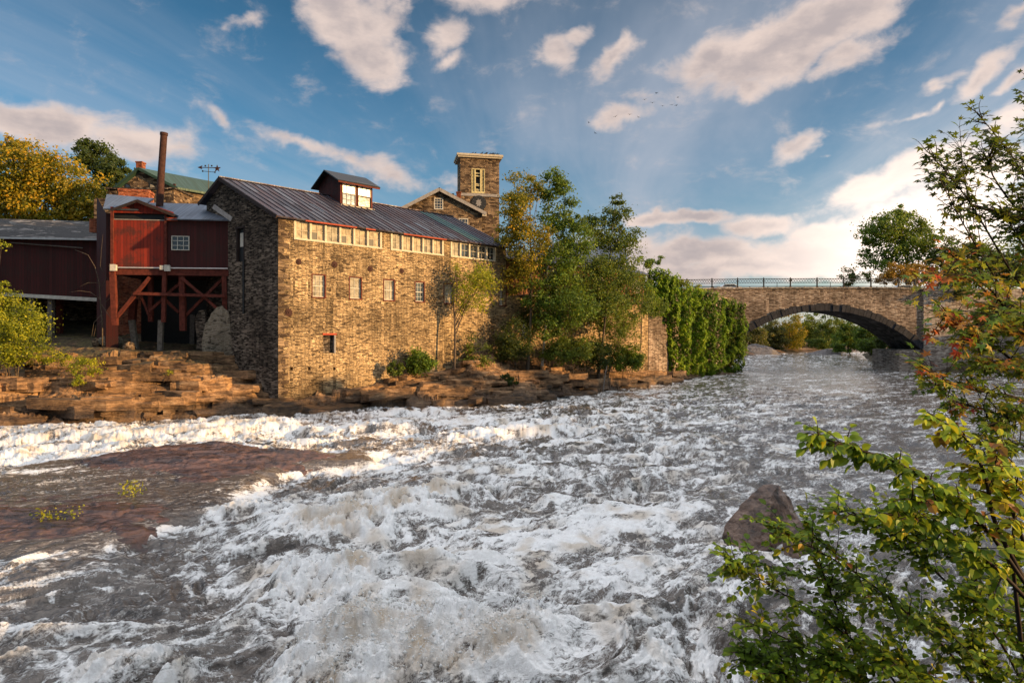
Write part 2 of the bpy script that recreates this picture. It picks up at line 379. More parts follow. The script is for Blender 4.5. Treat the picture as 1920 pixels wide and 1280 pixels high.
Y_ = (.34,.24,.02)
M['leaf_gold'] = leafmat('gold_green_leaves', [(0, (.05,.06,.008)), (.35, (.17,.16,.012)), (.65, (.38,.26,.015)), (1, (.55,.28,.015))])
M['leaf_green'] = leafmat('green_leaves', [(0, (.016,.032,.006)), (.45, (.065,.12,.014)), (.8, (.14,.23,.022)), (1, (.28,.32,.035))])
M['leaf_dark'] = leafmat('dark_green_leaves', [(0, (.012,.022,.006)), (.5, (.03,.05,.011)), (1, (.075,.10,.02))])
M['leaf_lime'] = leafmat('lime_yellow_leaves', [(0, (.07,.10,.008)), (.5, (.27,.29,.015)), (1, (.55,.46,.025))])
M['leaf_mix'] = leafmat('olive_leaves', [(0, (.022,.035,.008)), (.5, (.075,.12,.016)), (1, (.22,.25,.03))])
M['leaf_orange'] = leafmat('orange_leaves', [(0, (.12,.05,.01)), (.5, (.36,.15,.02)), (1, (.50,.27,.03))])
M['leaf_ivy'] = leafmat('ivy_leaves', [(0, (.018,.036,.004)), (.5, (.11,.21,.008)), (.85, (.24,.36,.012)), (1, (.38,.45,.02))])
M['leaf_far'] = leafmat('far_wood_leaves', [(0, (.03,.038,.014)), (.4, (.075,.08,.025)), (.75, (.16,.14,.04)), (1, (.28,.18,.06))])
M['leaf_maple'] = leafmat('maple_leaves', [(0, (.010,.022,.006)), (.3, (.06,.12,.014)), (.52, (.16,.28,.03)), (.62, (.32,.30,.03)), (.74, (.60,.30,.05)), (.86, (.62,.14,.04)), (.95, (.50,.02,.03)), (1, (.40,.015,.03))], .4)
M['leaf_bush'] = leafmat('broad_bush_leaves', [(0, (.04,.07,.008)), (.35, (.13,.22,.016)), (.65, (.26,.38,.022)), (.82, (.46,.50,.03)), (.93, (.70,.52,.02)), (1, (.20,.07,.02))], .4)
EXPO = 0.88; SKYMUL = (.28, .66, .93)
# ---------------------------------------------------------------- camera, sun, sky
cam = bpy.data.cameras.new('camera'); co = bpy.data.objects.new('camera', cam); COL.objects.link(co)
co.location = (0, 0, CZ); co.rotation_euler = (R(90), 0, 0)
cam.sensor_width = 36; cam.lens = 36*F_/1920; cam.shift_y = -12/1920; cam.clip_end = 6000; cam.clip_start = .05
S.camera = co
sd = Vector((math.cos(SUN_AZ)*math.cos(SUN_EL), math.sin(SUN_AZ)*math.cos(SUN_EL), math.sin(SUN_EL)))
sun = bpy.data.lights.new('sun', 'SUN'); so = bpy.data.objects.new('sun', sun); COL.objects.link(so)
sun.energy = 4.6; sun.angle = R(.6); sun.color = (1.0, .62, .27)
so.rotation_euler = sd.to_track_quat('Z', 'Y').to_euler(); so.location = (60, -20, 40)
S.view_settings.view_transform = 'Standard'; S.view_settings.look = 'None'; S.view_settings.gamma = 1; S.view_settings.exposure = EXPO

W = bpy.data.worlds.new('World'); S.world = W; W.use_nodes = True
class WT(NT):
    def __init__(s):
        s.t = W.node_tree; s.t.nodes.clear(); s.out = s.t.nodes.new('ShaderNodeOutputWorld')
w = WT()
sky = w.n('TexSky', sky_type='NISHITA', sun_disc=False, sun_elevation=SUN_EL, sun_rotation=math.pi/2-SUN_AZ, altitude=100, air_density=1.25, dust_density=1.0, ozone_density=2.2)
D = w.n('TexCoord').outputs['Generated']
sp = w.n('SeparateXYZ', {0: D}); X, Y, Z = sp.outputs
az = w.math('ARCTAN2', X, Y); el = w.math('ARCSINE', Z)
def pxang(px, py):
    a = math.atan((px-960)/F_); return a, math.atan((HY-py)/F_*math.cos(a))
ang = w.n('CombineXYZ', {0: az, 1: el, 2: 0.0}).outputs[0]
warp = w.noise(ang, 5.0, 5, .6, out=1)
warp = w.n('VectorMath', {0: warp, 1: (-.5,-.5,-.5)}, operation='ADD').outputs[0]
warp = w.n('VectorMath', {0: warp, 1: (.16,.085,0)}, operation='MULTIPLY').outputs[0]
angw = w.n('VectorMath', {0: ang, 1: warp}, operation='ADD').outputs[0]
BL = [  # px, py, rx, ry, tilt (deg, + = rising to the right), weight
 (640,20,120,60,-12,1.2), (690,95,85,60,-30,1.2), (700,30,70,50,0,1.0),
 (910,8,95,30,5,.9), (825,72,45,30,10,.8), (835,118,35,16,20,.6), (443,37,26,14,10,.55),
 (1040,92,48,38,20,.95), (1080,60,38,22,20,.8), (1145,108,60,24,28,.95), (1175,82,32,22,40,.8),
 (1135,215,60,24,0,.85), (1180,180,40,20,0,.5),
 (1440,80,210,52,18,1.25), (1560,40,170,60,22,1.25), (1330,105,110,38,14,1.05), (1420,150,60,26,-10,.95), (1590,110,80,30,15,.85),(1500,100,110,45,20,1.0),
 (1830,150,95,22,32,.95), (1745,158,55,15,12,.85), (1905,158,50,16,15,.8), (1735,205,36,12,30,.7), (1690,225,50,9,10,.5), (1920,30,60,18,30,.7),
 (1520,268,75,20,12,1.0), (1490,275,45,22,0,.9), (1568,294,26,8,0,.55), (1900,225,80,40,10,.8),
 (90,225,150,42,-4,1.2), (60,205,60,30,0,1.0), (250,275,120,45,-6,1.0), (330,285,60,35,0,.75), (440,240,22,30,35,.6),
 (720,335,170,26,-12,.72), (640,310,90,20,-14,.6), (560,275,120,16,-18,.6),
 (1690,335,150,38,18,1.2), (1780,410,150,70,0,1.35), (1640,400,90,22,16,.8), (1850,330,110,50,0,1.1), (1620,350,90,22,24,.9),
 (1230,415,70,14,0,1.2), (1300,412,70,14,0,1.2), (1430,420,95,26,2,1.3), (1560,430,120,26,6,1.25),
 (1320,480,170,34,0,1.3), (1500,480,170,34,0,1.3), (1180,470,120,40,0,1.1), (1420,505,380,24,0,1.2), (1680,470,200,50,0,1.3),
 (1000,500,200,30,0,1.0), (850,350,150,30,0,.35)]
acc = None
for (px, py, rx, ry, tl, wt) in BL:
    a, e = pxang(px, py); k = math.cos(a)**1.5
    mp = w.n('Mapping', {'Vector': angw, 'Location': (a, e, 0), 'Rotation': (0, 0, R(tl)), 'Scale': (1.3*rx/F_*k, 1.35*ry/F_*k, 1)}, vector_type='TEXTURE')
    ln = w.n('VectorMath', {0: mp.outputs[0]}, operation='LENGTH').outputs['Value']
    b = w.math('MULTIPLY', w.math('SUBTRACT', 1.0, ln, clamp=True), wt)
    acc = b if acc is None else w.math('SMOOTH_MAX', acc, b, .12)
n1 = w.noise(w.mapping(ang, (1, 1.7, 1)), 14, 7, .62, .3)
dens = w.math('ADD', acc, w.math('MULTIPLY', w.math('SUBTRACT', n1, .5), 1.25))
cum = w.rng(dens, .12, .74)
cum = w.math('MULTIPLY', cum, w.rng(acc, .0, .12))
# high cirrus on a flat layer: streaks that run together towards the horizon
zz = w.math('ADD', w.math('MAXIMUM', Z, 0.0), .06)
ph = R(14)
cr = w.math('DIVIDE', w.math('SUBTRACT', w.math('MULTIPLY', X, math.cos(ph)), w.math('MULTIPLY', Y, math.sin(ph))), zz)
al = w.math('DIVIDE', w.math('ADD', w.math('MULTIPLY', X, math.sin(ph)), w.math('MULTIPLY', Y, math.cos(ph))), zz)
pl = w.n('CombineXYZ', {0: cr, 1: al, 2: 0.0}).outputs[0]
c1 = w.noise(w.mapping(pl, (1.1, .22, 1), (2.3, 1.0, 0)), 1.0, 6, .58, .5)
c2 = w.noise(w.mapping(pl, (.45, .2, 1), (7.1, 3.3, 0)), 1.0, 3, .5)
cir = w.rng(w.math('ADD', w.math('MULTIPLY', c1, .65), w.math('MULTIPLY', c2, .45)), .42, .74, 0, .95)
low = w.rng(el, .03, .62, .62, 0.0, False)
rgt = w.rng(az, -.9, .6, .25, 1.0, False)
veil = w.math('ADD', cir, w.math('MULTIPLY', w.math('MULTIPLY', low, rgt), w.rng(n1, .2, .8, .7, 1.1)), clamp=True)
veil = w.math('MULTIPLY', veil, .64)
# cloud light: warm white where lit, mauve grey where thick or low
n3 = w.noise(w.mapping(ang, (1, 2.2, 1), (.1, .04, 0)), 9, 5, .6)
shade = w.rng(w.math('ADD', w.math('MULTIPLY', dens, .45), w.math('MULTIPLY', n3, .9)), .55, 1.05)
bright = w.mix(shade, (4.6,3.75,3.35), (2.7,2.35,2.35))
glow = w.math('MULTIPLY', w.rng(az, .28, .62), w.rng(el, .36, .10))
bright = w.mix(w.math('MULTIPLY', glow, .85), bright, (10.5,8.8,7.6))
skyc = w.mix(1.0, sky.outputs[0], SKYMUL, 'MULTIPLY')
gel = w.rng(el, .05, .5, 1.35, .60, False); skyc = w.mix(1.0, skyc, w.n('CombineColor', {0: w.math('MULTIPLY', gel, w.math('MULTIPLY', gel, .95)), 1: gel, 2: gel}).outputs[0], 'MULTIPLY')
c = w.mix(veil, skyc, w.mix(glow, (2.9,3.0,3.4), (8.0,6.9,6.1)))
c = w.mix(cum, c, bright)
over = w.rng(el, .55, .95)  # unseen overhead cloud brightness, added as fill light on the water
c = w.mix(w.math('MULTIPLY', over, .84), c, w.mix(n1, (8.6,8.8,9.3), (11.4,11.3,11.6)))
below = w.rng(Z, -.08, -.01)
c = w.mix(below, (.6,.6,.65), c)
bg = w.n('Background', {'Color': c, 'Strength': .1}); w.t.links.new(bg.outputs[0], w.out.inputs[0])
# ---------------------------------------------------------------- land
LB = np.array([(-95,30),(-60,38),(-34.5,43),(-27,45.5),(-22,47.6),(-18.6,49.0),(-13.1,52.3),(-4.65,55.8),(-.47,57.2),(7.8,66),(14.8,74),(26.5,92.5),(36.5,105),(40,118),(50,150),(62,175),(76,200),(96,222),(120,238),(260,262)], float)
RB = np.array([(260,245),(135,226),(112,205),(84,150),(76,120),(71,106),(84,102),(60,63),(25,27.5),(10,10),(4.5,5.2),(1.5,2.5),(-6,1.0),(-30,-4),(-90,-8)], float)
def sdist(x, y, L):
    """distance to the polyline, + on its left side, and the station (segment index + fraction)"""
    best = np.full(x.shape, 1e9); st = np.zeros(x.shape); sg = np.ones(x.shape); cb = np.zeros(x.shape)
    for i in range(len(L)-1):
        a = L[i]; b = L[i+1]; d = b-a; l2 = d @ d
        t = np.clip(((x-a[0])*d[0]+(y-a[1])*d[1])/l2, 0, 1)
        dx = x-(a[0]+t*d[0]); dy = y-(a[1]+t*d[1]); q = np.hypot(dx, dy)
        cx_ = (d[0]*dy-d[1]*dx)/math.sqrt(l2); m = q < best-1e-7; tie = (~m) & (q < best+1e-7) & (np.abs(cx_) > np.abs(cb)); st = np.where(m, i+t, st)
        best = np.where(m, q, best); m = m | tie; sg = np.where(m, np.sign(cx_), sg); cb = np.where(m, cx_, cb)
    return best*np.where(sg == 0, 1, sg), st
PROF = {  # station of the left bank: (distance inland, height)
 0: [(-2,-1.2),(0,-.1),(.8,1.2),(3,3.0),(6,3.6),(12,5.2),(20,6.0),(34,10),(60,14)],
 3: [(-2,-1.2),(0,-.1),(.7,1.3),(2.4,2.7),(4.6,3.3),(8,4.7),(16,5.6),(30,9),(60,14)],
 4: [(-2,-1.2),(0,-.1),(.7,.9),(2.2,1.9),(5,3.6),(8,4.9),(16,5.6),(30,9),(60,14)],
 5: [(-2,-1.2),(0,-.1),(.8,.5),(2.2,1.2),(5,2.6),(8,4.2),(16,5.4),(30,9),(60,14)],
 6: [(-2,-1.2),(0,-.1),(.6,.6),(1.6,1.5),(4,2.0),(8,2.6),(16,4.4),(30,9),(60,14)],
 7: [(-2,-1.2),(0,-.1),(.7,.8),(2.0,1.7),(5,2.5),(8,2.8),(16,4.4),(30,9),(60,14)],
 8: [(-2,-1.2),(0,-.1),(1,.9),(3,1.9),(5.5,3.6),(7.5,4.7),(16,5.5),(30,9),(60,14)],
 9: [(-2,-1.2),(0,-.1),(1,.9),(2.6,1.7),(4.5,2.6),(7.5,3.6),(16,5.0),(30,9),(60,14)],
 10: [(-2,-1.2),(0,-.1),(1,.8),(2.6,1.3),(4.5,1.8),(7.5,2.6),(16,4.5),(30,9),(60,14)],
 11: [(-2,-1.2),(0,-.1),(.8,.4),(2.6,.8),(4.5,1.2),(7.5,2.0),(16,4.5),(30,11),(60,14)],
 12: [(-2,-1.2),(0,-.1),(.8,.5),(2.6,1.2),(4.5,2.5),(10,6),(16,9),(30,12.9),(60,13.2)],
 14: [(-2,-1.2),(0,-.1),(2,.8),(8,1.4),(20,3),(40,7),(60,9),(90,10)],
 19: [(-2,-1.2),(0,-.1),(2,.8),(8,1.4),(20,3),(40,7),(60,9),(90,10)]}
def profile(prof, st, d):
    ks = sorted(prof); cur = [np.interp(d, *zip(*prof[k])) for k in ks]; out = cur[0].copy()
    for i in range(len(ks)-1):
        t = np.clip((st-ks[i])/(ks[i+1]-ks[i]), 0, 1); t = t*t*(3-2*t)
        out = np.where(st >= ks[i], cur[i]*(1-t)+cur[i+1]*t, out)
    return out
def rock_z(x, y, step=.34):
    d, st = sdist(x, y, LB)
    w = fbm(x*.22, y*.22, 4, 3)*.9+fbm(x*1.3, y*1.3, 3, 9)*.10
    z = profile(PROF, st, d+w)
    al = x*.82+y*.57; ac = -x*.57+y*.82
    dip = .05*al+.22*fbm(x*.12, y*.12, 2, 5)
    amt = sst(d, -.5, .3)*(1-sst(d, 13, 20))*(1-sst(st, 12.3, 13.5))
    for k, (stp, cw) in enumerate(((step*2.4, 3.8), (step*.8, 1.7))):
        lay = np.floor((z+dip)/stp)
        j = cell(al/cw+lay*3.7+fbm(x*.6, y*.6, 2, 4)*.5, ac/(cw*.45)+lay*1.3, 11+k)
        d2 = d+w+(j-.5)*(2.2 if k == 0 else .8)
        z2 = profile(PROF, st, d2); stp = stp
        f = (z2+dip)/stp; fl = np.floor(f); fr = f-fl
        zt = (fl+sst(fr, .62, .98))*stp-dip+fr*.05
        am2 = amt*(1.0 if k == 0 else .55*sst(fbm(x*.3, y*.3, 2, 77), -.5, .2)); z = z*(1-am2)+zt*am2
    z = z+amt*(.05*fbm(x*2.5, y*2.5, 3, 21)+.05*(cell(al*1.1+3, ac*1.9, 31)-.5))
    return z
xs = np.concatenate([np.arange(-95,-48,.8), np.arange(-48,4,.115), np.arange(4,42,.26), np.arange(42,60,1.2), np.arange(60,270,3.5)])
ys = np.concatenate([np.arange(28,40,.8), np.arange(40,62,.115), np.arange(62,80,.2), np.arange(80,112,.4), np.arange(112,300,3.0)])
gx, gy = np.meshgrid(xs, ys)
gz = rock_z(gx, gy)
keep = None
F4 = grid_faces(len(ys), len(xs))
V3 = np.stack([gx, gy, gz], -1).reshape(-1, 3)
far = V3[F4].max(1)[:, 2] > -.95
F4 = F4[far]
used = np.unique(F4); rm = np.full(len(V3), -1); rm[used] = np.arange(len(used))
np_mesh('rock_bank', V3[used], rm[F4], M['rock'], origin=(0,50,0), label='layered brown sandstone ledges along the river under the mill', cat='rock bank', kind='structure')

# crisp slabs breaking out of the bank
sl = MB(); rs = random.Random(21)
def slab_rock(cx, cy, zt, L_, W_, T_, ang):
    n_ = rs.randint(5, 8); tl_ = rs.gauss(.0,.05); tw_ = rs.gauss(-.05,.10); c_, s_ = math.cos(ang), math.sin(ang); top = []; 
    for i in range(n_):
        a = 2*math.pi*(i+rs.uniform(-.28,.28))/n_; ex = math.copysign(abs(math.cos(a))**.6, math.cos(a))*L_/2; ey = math.copysign(abs(math.sin(a))**.6, math.sin(a))*W_/2
        top.append((cx+ex*c_-ey*s_, cy+ex*s_+ey*c_, zt+rs.uniform(-.04,.04)+tl_*ex+tw_*ey))
    k = len(sl.v); bot = [(x_+rs.uniform(-.05,.05), y_+rs.uniform(-.05,.05), z_-T_) for x_, y_, z_ in top]
    mid = [(x_+rs.uniform(-.07,.07), y_+rs.uniform(-.10,.03), z_-T_*rs.uniform(.3,.7)) for x_, y_, z_ in top]
    sl.v += top+mid+bot; m_ = n_
    sl.f += [tuple(k+i for i in range(m_))]+[(k+i, k+m_+i, k+m_+(i+1) % m_, k+(i+1) % m_) for i in range(m_)]+[(k+m_+i, k+2*m_+i, k+2*m_+(i+1) % m_, k+m_+(i+1) % m_) for i in range(m_)]
cand = []
for i in range(1500):
    sg = rs.choice([(-48,-18.5,1.0)]*3+[(-17,24,1.2)]*2); x_ = rs.uniform(sg[0], sg[1]); y_ = np.interp(x_, LB[:, 0], LB[:, 1])+rs.uniform(.1, 7.5 if x_ < -18 else 5.5)
    if x_ > -18.25 and y_ > 68.25+x_-.5: continue
    cand.append((x_, y_))
cand = cand[:470]; ca_ = np.array(cand); dc, _s = sdist(ca_[:, 0], ca_[:, 1], LB); zc = rock_z(ca_[:, 0], ca_[:, 1])
for (x_, y_), d_, z_ in zip(cand, dc, zc):
    if d_ < .15: continue
    big_ = rs.random() < .3; L_ = rs.uniform(3.0, 7.0) if big_ else rs.uniform(1.0, 3.4); W_ = min(L_*rs.uniform(.25,.42), 1.9); T_ = rs.uniform(.35,.65) if big_ else rs.uniform(.12,.30)
    slab_rock(x_, y_, z_+rs.uniform(.0,.30), L_, W_, T_+.25, math.radians(rs.gauss(14 if x_ < -18 else 30, 22)))
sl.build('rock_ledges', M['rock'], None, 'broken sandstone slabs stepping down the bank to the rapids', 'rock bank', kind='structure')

PR = {0: [(-2,-1.2),(0,-.1),(2,.5),(8,1.5),(20,4),(50,9)],
      3: [(-2,-1.2),(0,-.1),(2,.7),(6,1.6),(12,3.0),(20,6),(40,12.0)],
      4.4: [(-2,-1.2),(0,-.1),(2,.7),(5,1.5),(10,3.0),(18,8),(30,12.8)],
      6: [(-2,-1.2),(0,-.1),(1.5,.5),(4,1.3),(8,3),(20,10),(34,13.0)],
      8: [(-2,-1.2),(0,-.1),(2,.8),(6,2.5),(14,6),(30,9)],
      9: [(-2,-1.2),(0,-.1),(2,.7),(6,2),(14,4.5),(30,7)],
      11: [(-2,-1.2),(0,-.1),(1,.5),(3,2),(5,4.0),(14,5),(40,22)],
      13: [(-2,-1.2),(0,-.1),(1,.5),(2.5,2.5),(4,4.3),(12,4.6),(36,24)]}  # high ground behind the camera, unseen, added to block low sky light
def right_z(x, y):
    d, st = sdist(x, y, RB[::-1]); st = len(RB)-1-st; d = -d
    z = profile(PR, st, d+fbm(x*.3, y*.3, 3, 41)*.6)
    return z+np.clip(d, 0, 1)*(.18*fbm(x*.9, y*.9, 4, 44)), d
xs = np.concatenate([np.arange(-90,-10,3), np.arange(-10,30,.5), np.arange(30,100,.7), np.arange(100,220,4)])
ys = np.concatenate([np.arange(-40,-4,3), np.arange(-4,30,.5), np.arange(30,140,.9), np.arange(140,300,3)])
gx, gy = np.meshgrid(xs, ys); gz, dd = right_z(gx, gy)
F4 = grid_faces(len(ys), len(xs)); V3 = np.stack([gx, gy, gz], -1).reshape(-1, 3)
F4 = F4[V3[F4].max(1)[:, 2] > -.95]
used = np.unique(F4); rm = np.full(len(V3), -1); rm[used] = np.arange(len(used))
np_mesh('ground', V3[used], rm[F4], M['soil'], origin=(60,50,0), label='dark leaf litter slope of the right river bank', cat='bank', kind='structure')
m = MB(); m.add([(-3000,-3000,-1.6),(3000,-3000,-1.6),(3000,4000,-1.6),(-3000,4000,-1.6)], [(0,1,2,3)])
m.build('terrain', M['soil'], label='wide dark ground reaching the horizon behind the trees', cat='terrain', kind='structure')

# ---------------------------------------------------------------- bedrock shelf in mid river
poly = np.array([(-27,19),(-25,26),(-21,30.5),(-17.5,33.3),(-15,34.3),(-11.6,32.2),(-7.5,32.2),(-6.6,30.4),(-10.2,28.8),(-10.6,26.2),(-10.3,22.6),(-11.0,20.2),(-12.0,18.0),(-14.5,16.6),(-20,16.0),(-27,19)], float)
def shelf_z(x, y):
    d, st = sdist(x, y, poly); d = -d
    z = np.interp(d+fbm(x*.33, y*.33, 4, 61)*1.5+.25, [-1.5, 0, .5, 1.4, 4], [-.9, -.12, .16, .30, .34])
    ridge = .28*sst(y, 26.5, 31)*sst(d, .2, 1.6)
    dip = -.16*sst(y, 20.5, 22.5)*(1-sst(y, 24.5, 26.5))
    z = z+.10*fbm(x*.25, y*.5, 3, 67)-.03; lay = .10*np.floor((z+ridge+.09*fbm(x*.3, y*.9, 3, 63))/.10)
    crk = np.clip(1-np.abs(pn(x*.55+.3*fbm(x,y,2,68), y*.8, 69))*16, 0, 1)+np.clip(1-np.abs(pn(x*1.1, y*.35+3, 70))*14, 0, 1)*.6
    return lay*.7+.3*(z+ridge)+dip-.38*np.exp(-((x+22)/7)**2-((y-27.2)/2.6)**2)-.08*crk-.22*sst(x, -11.5, -8.5)+.035*fbm(x*1.6, y*3.2, 4, 64)+.03*(cell(x*.5+.3*y, y*.55, 65)-.5)*sst(d,0,1)
xs = np.arange(-30,-8.5,.07); ys = np.arange(15,36,.06)
gx, gy = np.meshgrid(xs, ys); gz = shelf_z(gx, gy)
F4 = grid_faces(len(ys), len(xs)); V3 = np.stack([gx, gy, gz], -1).reshape(-1, 3)
F4 = F4[V3[F4].max(1)[:, 2] > -.4]
used = np.unique(F4); rm = np.full(len(V3), -1); rm[used] = np.arange(len(used))
np_mesh('rock_shelf', V3[used], rm[F4], M['bedrock'], smooth=True, origin=(-18,26,0), label='flat wet reddish bedrock shelf just above the rapids', cat='rock shelf', kind='structure')

# ---------------------------------------------------------------- the river
def Wp(px, py):
    Yv = 6*F_/(py-HY); return (px-960)/F_*Yv, Yv
rows = np.concatenate([np.arange(1420, 760, -1.45), np.arange(760, 660, -.8), np.arange(660, 645, -.5), [643, 640, 637, 634]])
cols = np.concatenate([np.arange(-700, -60, 8.0), np.arange(-60, 1980, 1.65), np.arange(1980, 2900, 10.0)])
Yr = 6*F_/(rows-HY)
gy = np.repeat(Yr[:, None], len(cols), 1); gx = (cols[None, :]-960)/F_*gy
x, y = gx, gy
# turbulence and foam maps, laid out on the water in metres
def blob(px, py, rx, ry, ang=0.0, p=2.0):
    cx, cy = Wp(px, py); c, s_ = math.cos(R(ang)), math.sin(R(ang))
    u = ((x-cx)*c+(y-cy)*s_)/rx; v = (-(x-cx)*s_+(y-cy)*c)/ry
    return np.exp(-((u*u+v*v)**(p/2)))
dl, stl = sdist(x, y, LB); dr, str_ = sdist(x, y, RB[::-1]); dr = -dr
dsh, _ = sdist(x, y, poly); dsh = -dsh
wx = fbm(x*.22, y*.22, 3, 101); wy = fbm(x*.22, y*.22, 3, 102)
xa = x+1.5*wx; ya = y+1.5*wy
# flow: from the bridge towards the camera, swinging to the left
ca, sa = math.cos(R(33)), math.sin(R(33))
al = xa*ca+ya*sa; ac = -xa*sa+ya*ca
calm = sst(x/np.maximum(y, 1), .12, .62)*sst(y, 9, 22)      # right side of the river
farf = sst(y, 46, 85)
T = (1-.72*calm)*(1-.75*farf)
T = T*(1-.25*sst(y, 18, 30)*0)
def rm(u, v, o, seed, g=.5, soft=0):
    s_ = 0; a_ = 1; t_ = 0; wt = 1
    for i in range(o):
        q_ = pn(u, v, seed+i*13); r_ = (np.clip(1-(q_*1.7)**2, 0, 1)**1.5 if i < soft else np.clip(1-np.abs(q_)*1.55, 0, 1)**2)*wt; s_ = s_+a_*r_; t_ += a_; wt = np.clip(r_*1.6+.25, 0, 1); a_ *= g
        u, v = u*1.93+3.1+v*.25, v*2.03-1.7-u*.12
    return s_/t_
big = (fbm(al*.16, ac*.30, 3, 111)*.42)*T
cre = rm(al*.26+.5*wx, ac*.60+.4*wy, 4, 121, .42, 4)-.12
mid = (cre-.3)*.62*(.45+.55*sst(fbm(x*.12+9, y*.12, 3, 131), -.35, .45))*T
sm = fbm(al*1.6, ac*3.6, 4, 141)*(.075*T+.028)+fbm(al*5.5, ac*9.5, 3, 142)*(.010+.016*T)
froth = np.zeros_like(x); hump = np.zeros_like(x)
FR = [ # px, py, rx, ry, ang, foam, height
 (640,985,2.3,1.5,10,1.0,.62), (750,950,2.6,1.3,18,1.0,.72), (840,930,1.6,1.0,20,.8,.5), (470,955,1.9,.8,10,.8,.42), (395,925,1.1,1.3,60,.75,.1),
 (600,1110,1.5,1.8,60,1.0,.42), (760,1090,1.7,1.5,20,.45,.75), (560,1085,.8,.9,0,.9,.25), (720,1200,2.0,1.5,10,1.0,.55), (860,1230,1.9,1.3,0,1.0,.60), (640,1260,1.6,1.2,0,1.0,.35), (900,1060,1.2,.8,20,.45,.42), (980,1210,.9,1.0,0,.8,.35),
 (1000,808,4.2,1.0,14,.95,.46), (900,815,2.6,1.0,0,.75,.35), (1130,798,3.0,1.0,25,.9,.5), (1190,775,2.5,1.2,20,.65,.4), (1060,830,3,1.2,0,.45,.0),
 (1220,880,1.9,.6,8,.45,.34), (1330,892,1.6,.4,-6,.5,.34), (1180,850,1.6,.7,0,.55,.3), (1430,895,2.2,.35,-4,.15,.22), (1400,1022,1.5,.35,-12,.62,.05), (1345,985,.8,.45,0,.55,.10), (1500,1030,.8,.4,0,.5,.05),
 (60,850,7,2.6,8,1.0,.40), (250,815,7,2.2,12,1.0,.45), (430,800,6,1.8,14,.9,.35), (520,790,4,1.5,20,.8,.3), (120,800,7,1.8,8,.9,.5), (640,800,5,2.0,18,.7,.3), (800,785,6,2,20,.55,.25), (760,770,3,1.2,20,.6,.35),
 (40,1245,1.2,.5,8,.6,.26), (250,1262,1.5,.55,8,.75,.30), (380,1268,1.2,.5,8,.65,.28), (300,1050,3.5,.8,10,.22,.1), (420,1180,2,.9,14,.3,.2), (160,1180,2.2,.6,12,.45,.2),
 (1150,1180,1.5,1.2,20,.5,.25), (1250,1240,1.5,.9,0,.6,.2), (1180,1060,2.0,.8,25,.45,.3), (1060,1000,2.2,.9,25,.35,.22), (1280,1080,1.5,.8,25,.45,.2), (1130,960,2.5,.9,20,.4,.25), (980,930,2.0,.8,20,.3,.3), (1240,960,3.0,.8,20,.4,.15),
 (640,1030,2.4,.9,20,.35,.05), (1000,880,3,.8,18,.35,.2), (880,870,3,.9,14,.35,.2), (330,990,2.5,.35,12,.55,.10)]
for (px, py, rx, ry, an, f, h) in FR:
    b = blob(px, py, rx, ry, an, 2.4); froth = np.maximum(froth, b*f); hump = hump+b*h
puff = np.abs(pn(x*1.5+wx, y*1.5, 151))*.34+np.abs(pn(x*3.1+.6*wy, y*3.1+wy, 152))*.28+np.abs(pn(x*6.2, y*6.2, 153))*.17+np.abs(pn(x*12.5, y*12.5, 154))*.09
rag = fbm(x*2.2+wx*2, y*2.2, 3, 156)
fz = sst(froth, .25, .9)
hump = np.minimum(hump, 1.15)
# waterline drop-off towards the camera is gentle; keep the level near zero
h = big+mid*(1-.35*fz)+sm+hump*(.72+.35*pn(x*.8, y*.8, 155)+.10*rag)*.92+puff*fz*(.72-.50*sst(y, 18, 40))
h = h-.16-.10*T
# smooth over the shelf
on = sst(dsh, -1.2, .6)
h = h*(1-.9*on)+on*(.17+.045*fbm(al*1.2, ac*3.5, 3, 161))
h = h*(1-.6*sst(dl, -1.0, .5))
# foam
ww = fbm(x*.9, y*.9, 3, 104)*.55; wv = fbm(x*.9+7, y*.9, 3, 105)*.55
lace = rm(al*.30+ww, ac*1.25+wv, 6, 171, .72)
mott = fbm(al*.20, ac*.42, 4, 181)
base = .20-.08*calm-.05*farf+.30*mott*(1-.4*calm)
base = base-.20*blob(300, 1010, 5, 2.2, 8)-.18*blob(120, 1075, 4, 2, 5)-.22*blob(480, 900, 4, 1.2, 10)+.10*blob(1150, 1000, 6, 5, 20)-.12*blob(230, 1150, 3.6, 2.0, 8)-.10*blob(450, 1180, 1.6, 1.8, 8)
base = base-(.60-.42*np.exp(-((x+22)/7)**2-((y-27.2)/2.6)**2))*on+.42*np.exp(-((dsh+.5)/.45)**2)
ht = sst(h, .05, .7)
foam = base+.85*(lace-.30)*(1-.35*calm)+froth*(.46+.26*rag)+fz*(puff-.24)*1.9+.16*ht+.18*(cre-.4)
foam = np.clip(foam, 0, 1)
foam = np.clip((foam-.02)*1.02, 0, 1)
silt_and_shade = sst(fbm(x*.7, y*.7, 4, 191)+.9*(np.abs(pn(x*.8, y*.8, 192))-.25)+.25*fz+.2*ht, -.05, .85)
silt_and_shade = np.clip(silt_and_shade*.8+fz*(.26-puff)*1.8+.25*sst(-x, 12, 22)*sst(y, 30, 38), 0, 1)  # silt tone, plus shade painted brown into the froth creases
t = NT('river_water'); p = t.obj()
A = lambda n: t.n('Attribute', attribute_name=n).outputs['Fac']
fo = A('foam'); si = A('silt_and_shade')
pr = t.mapping(p, (1,1.0,1), rot=(0,0,R(-33)))
n0 = t.noise(p, 1.2, 4, .6, out=1)
wp = t.n('VectorMath', {0: n0, 1: (-.5,-.5,-.5)}, operation='ADD').outputs[0]
wp = t.n('VectorMath', {0: wp, 1: (.9,.9,.3)}, operation='MULTIPLY').outputs[0]
pw = t.n('VectorMath', {0: p, 1: wp}, operation='ADD').outputs[0]
pr = t.mapping(pw, (1,1.0,1), rot=(0,0,R(-33)))
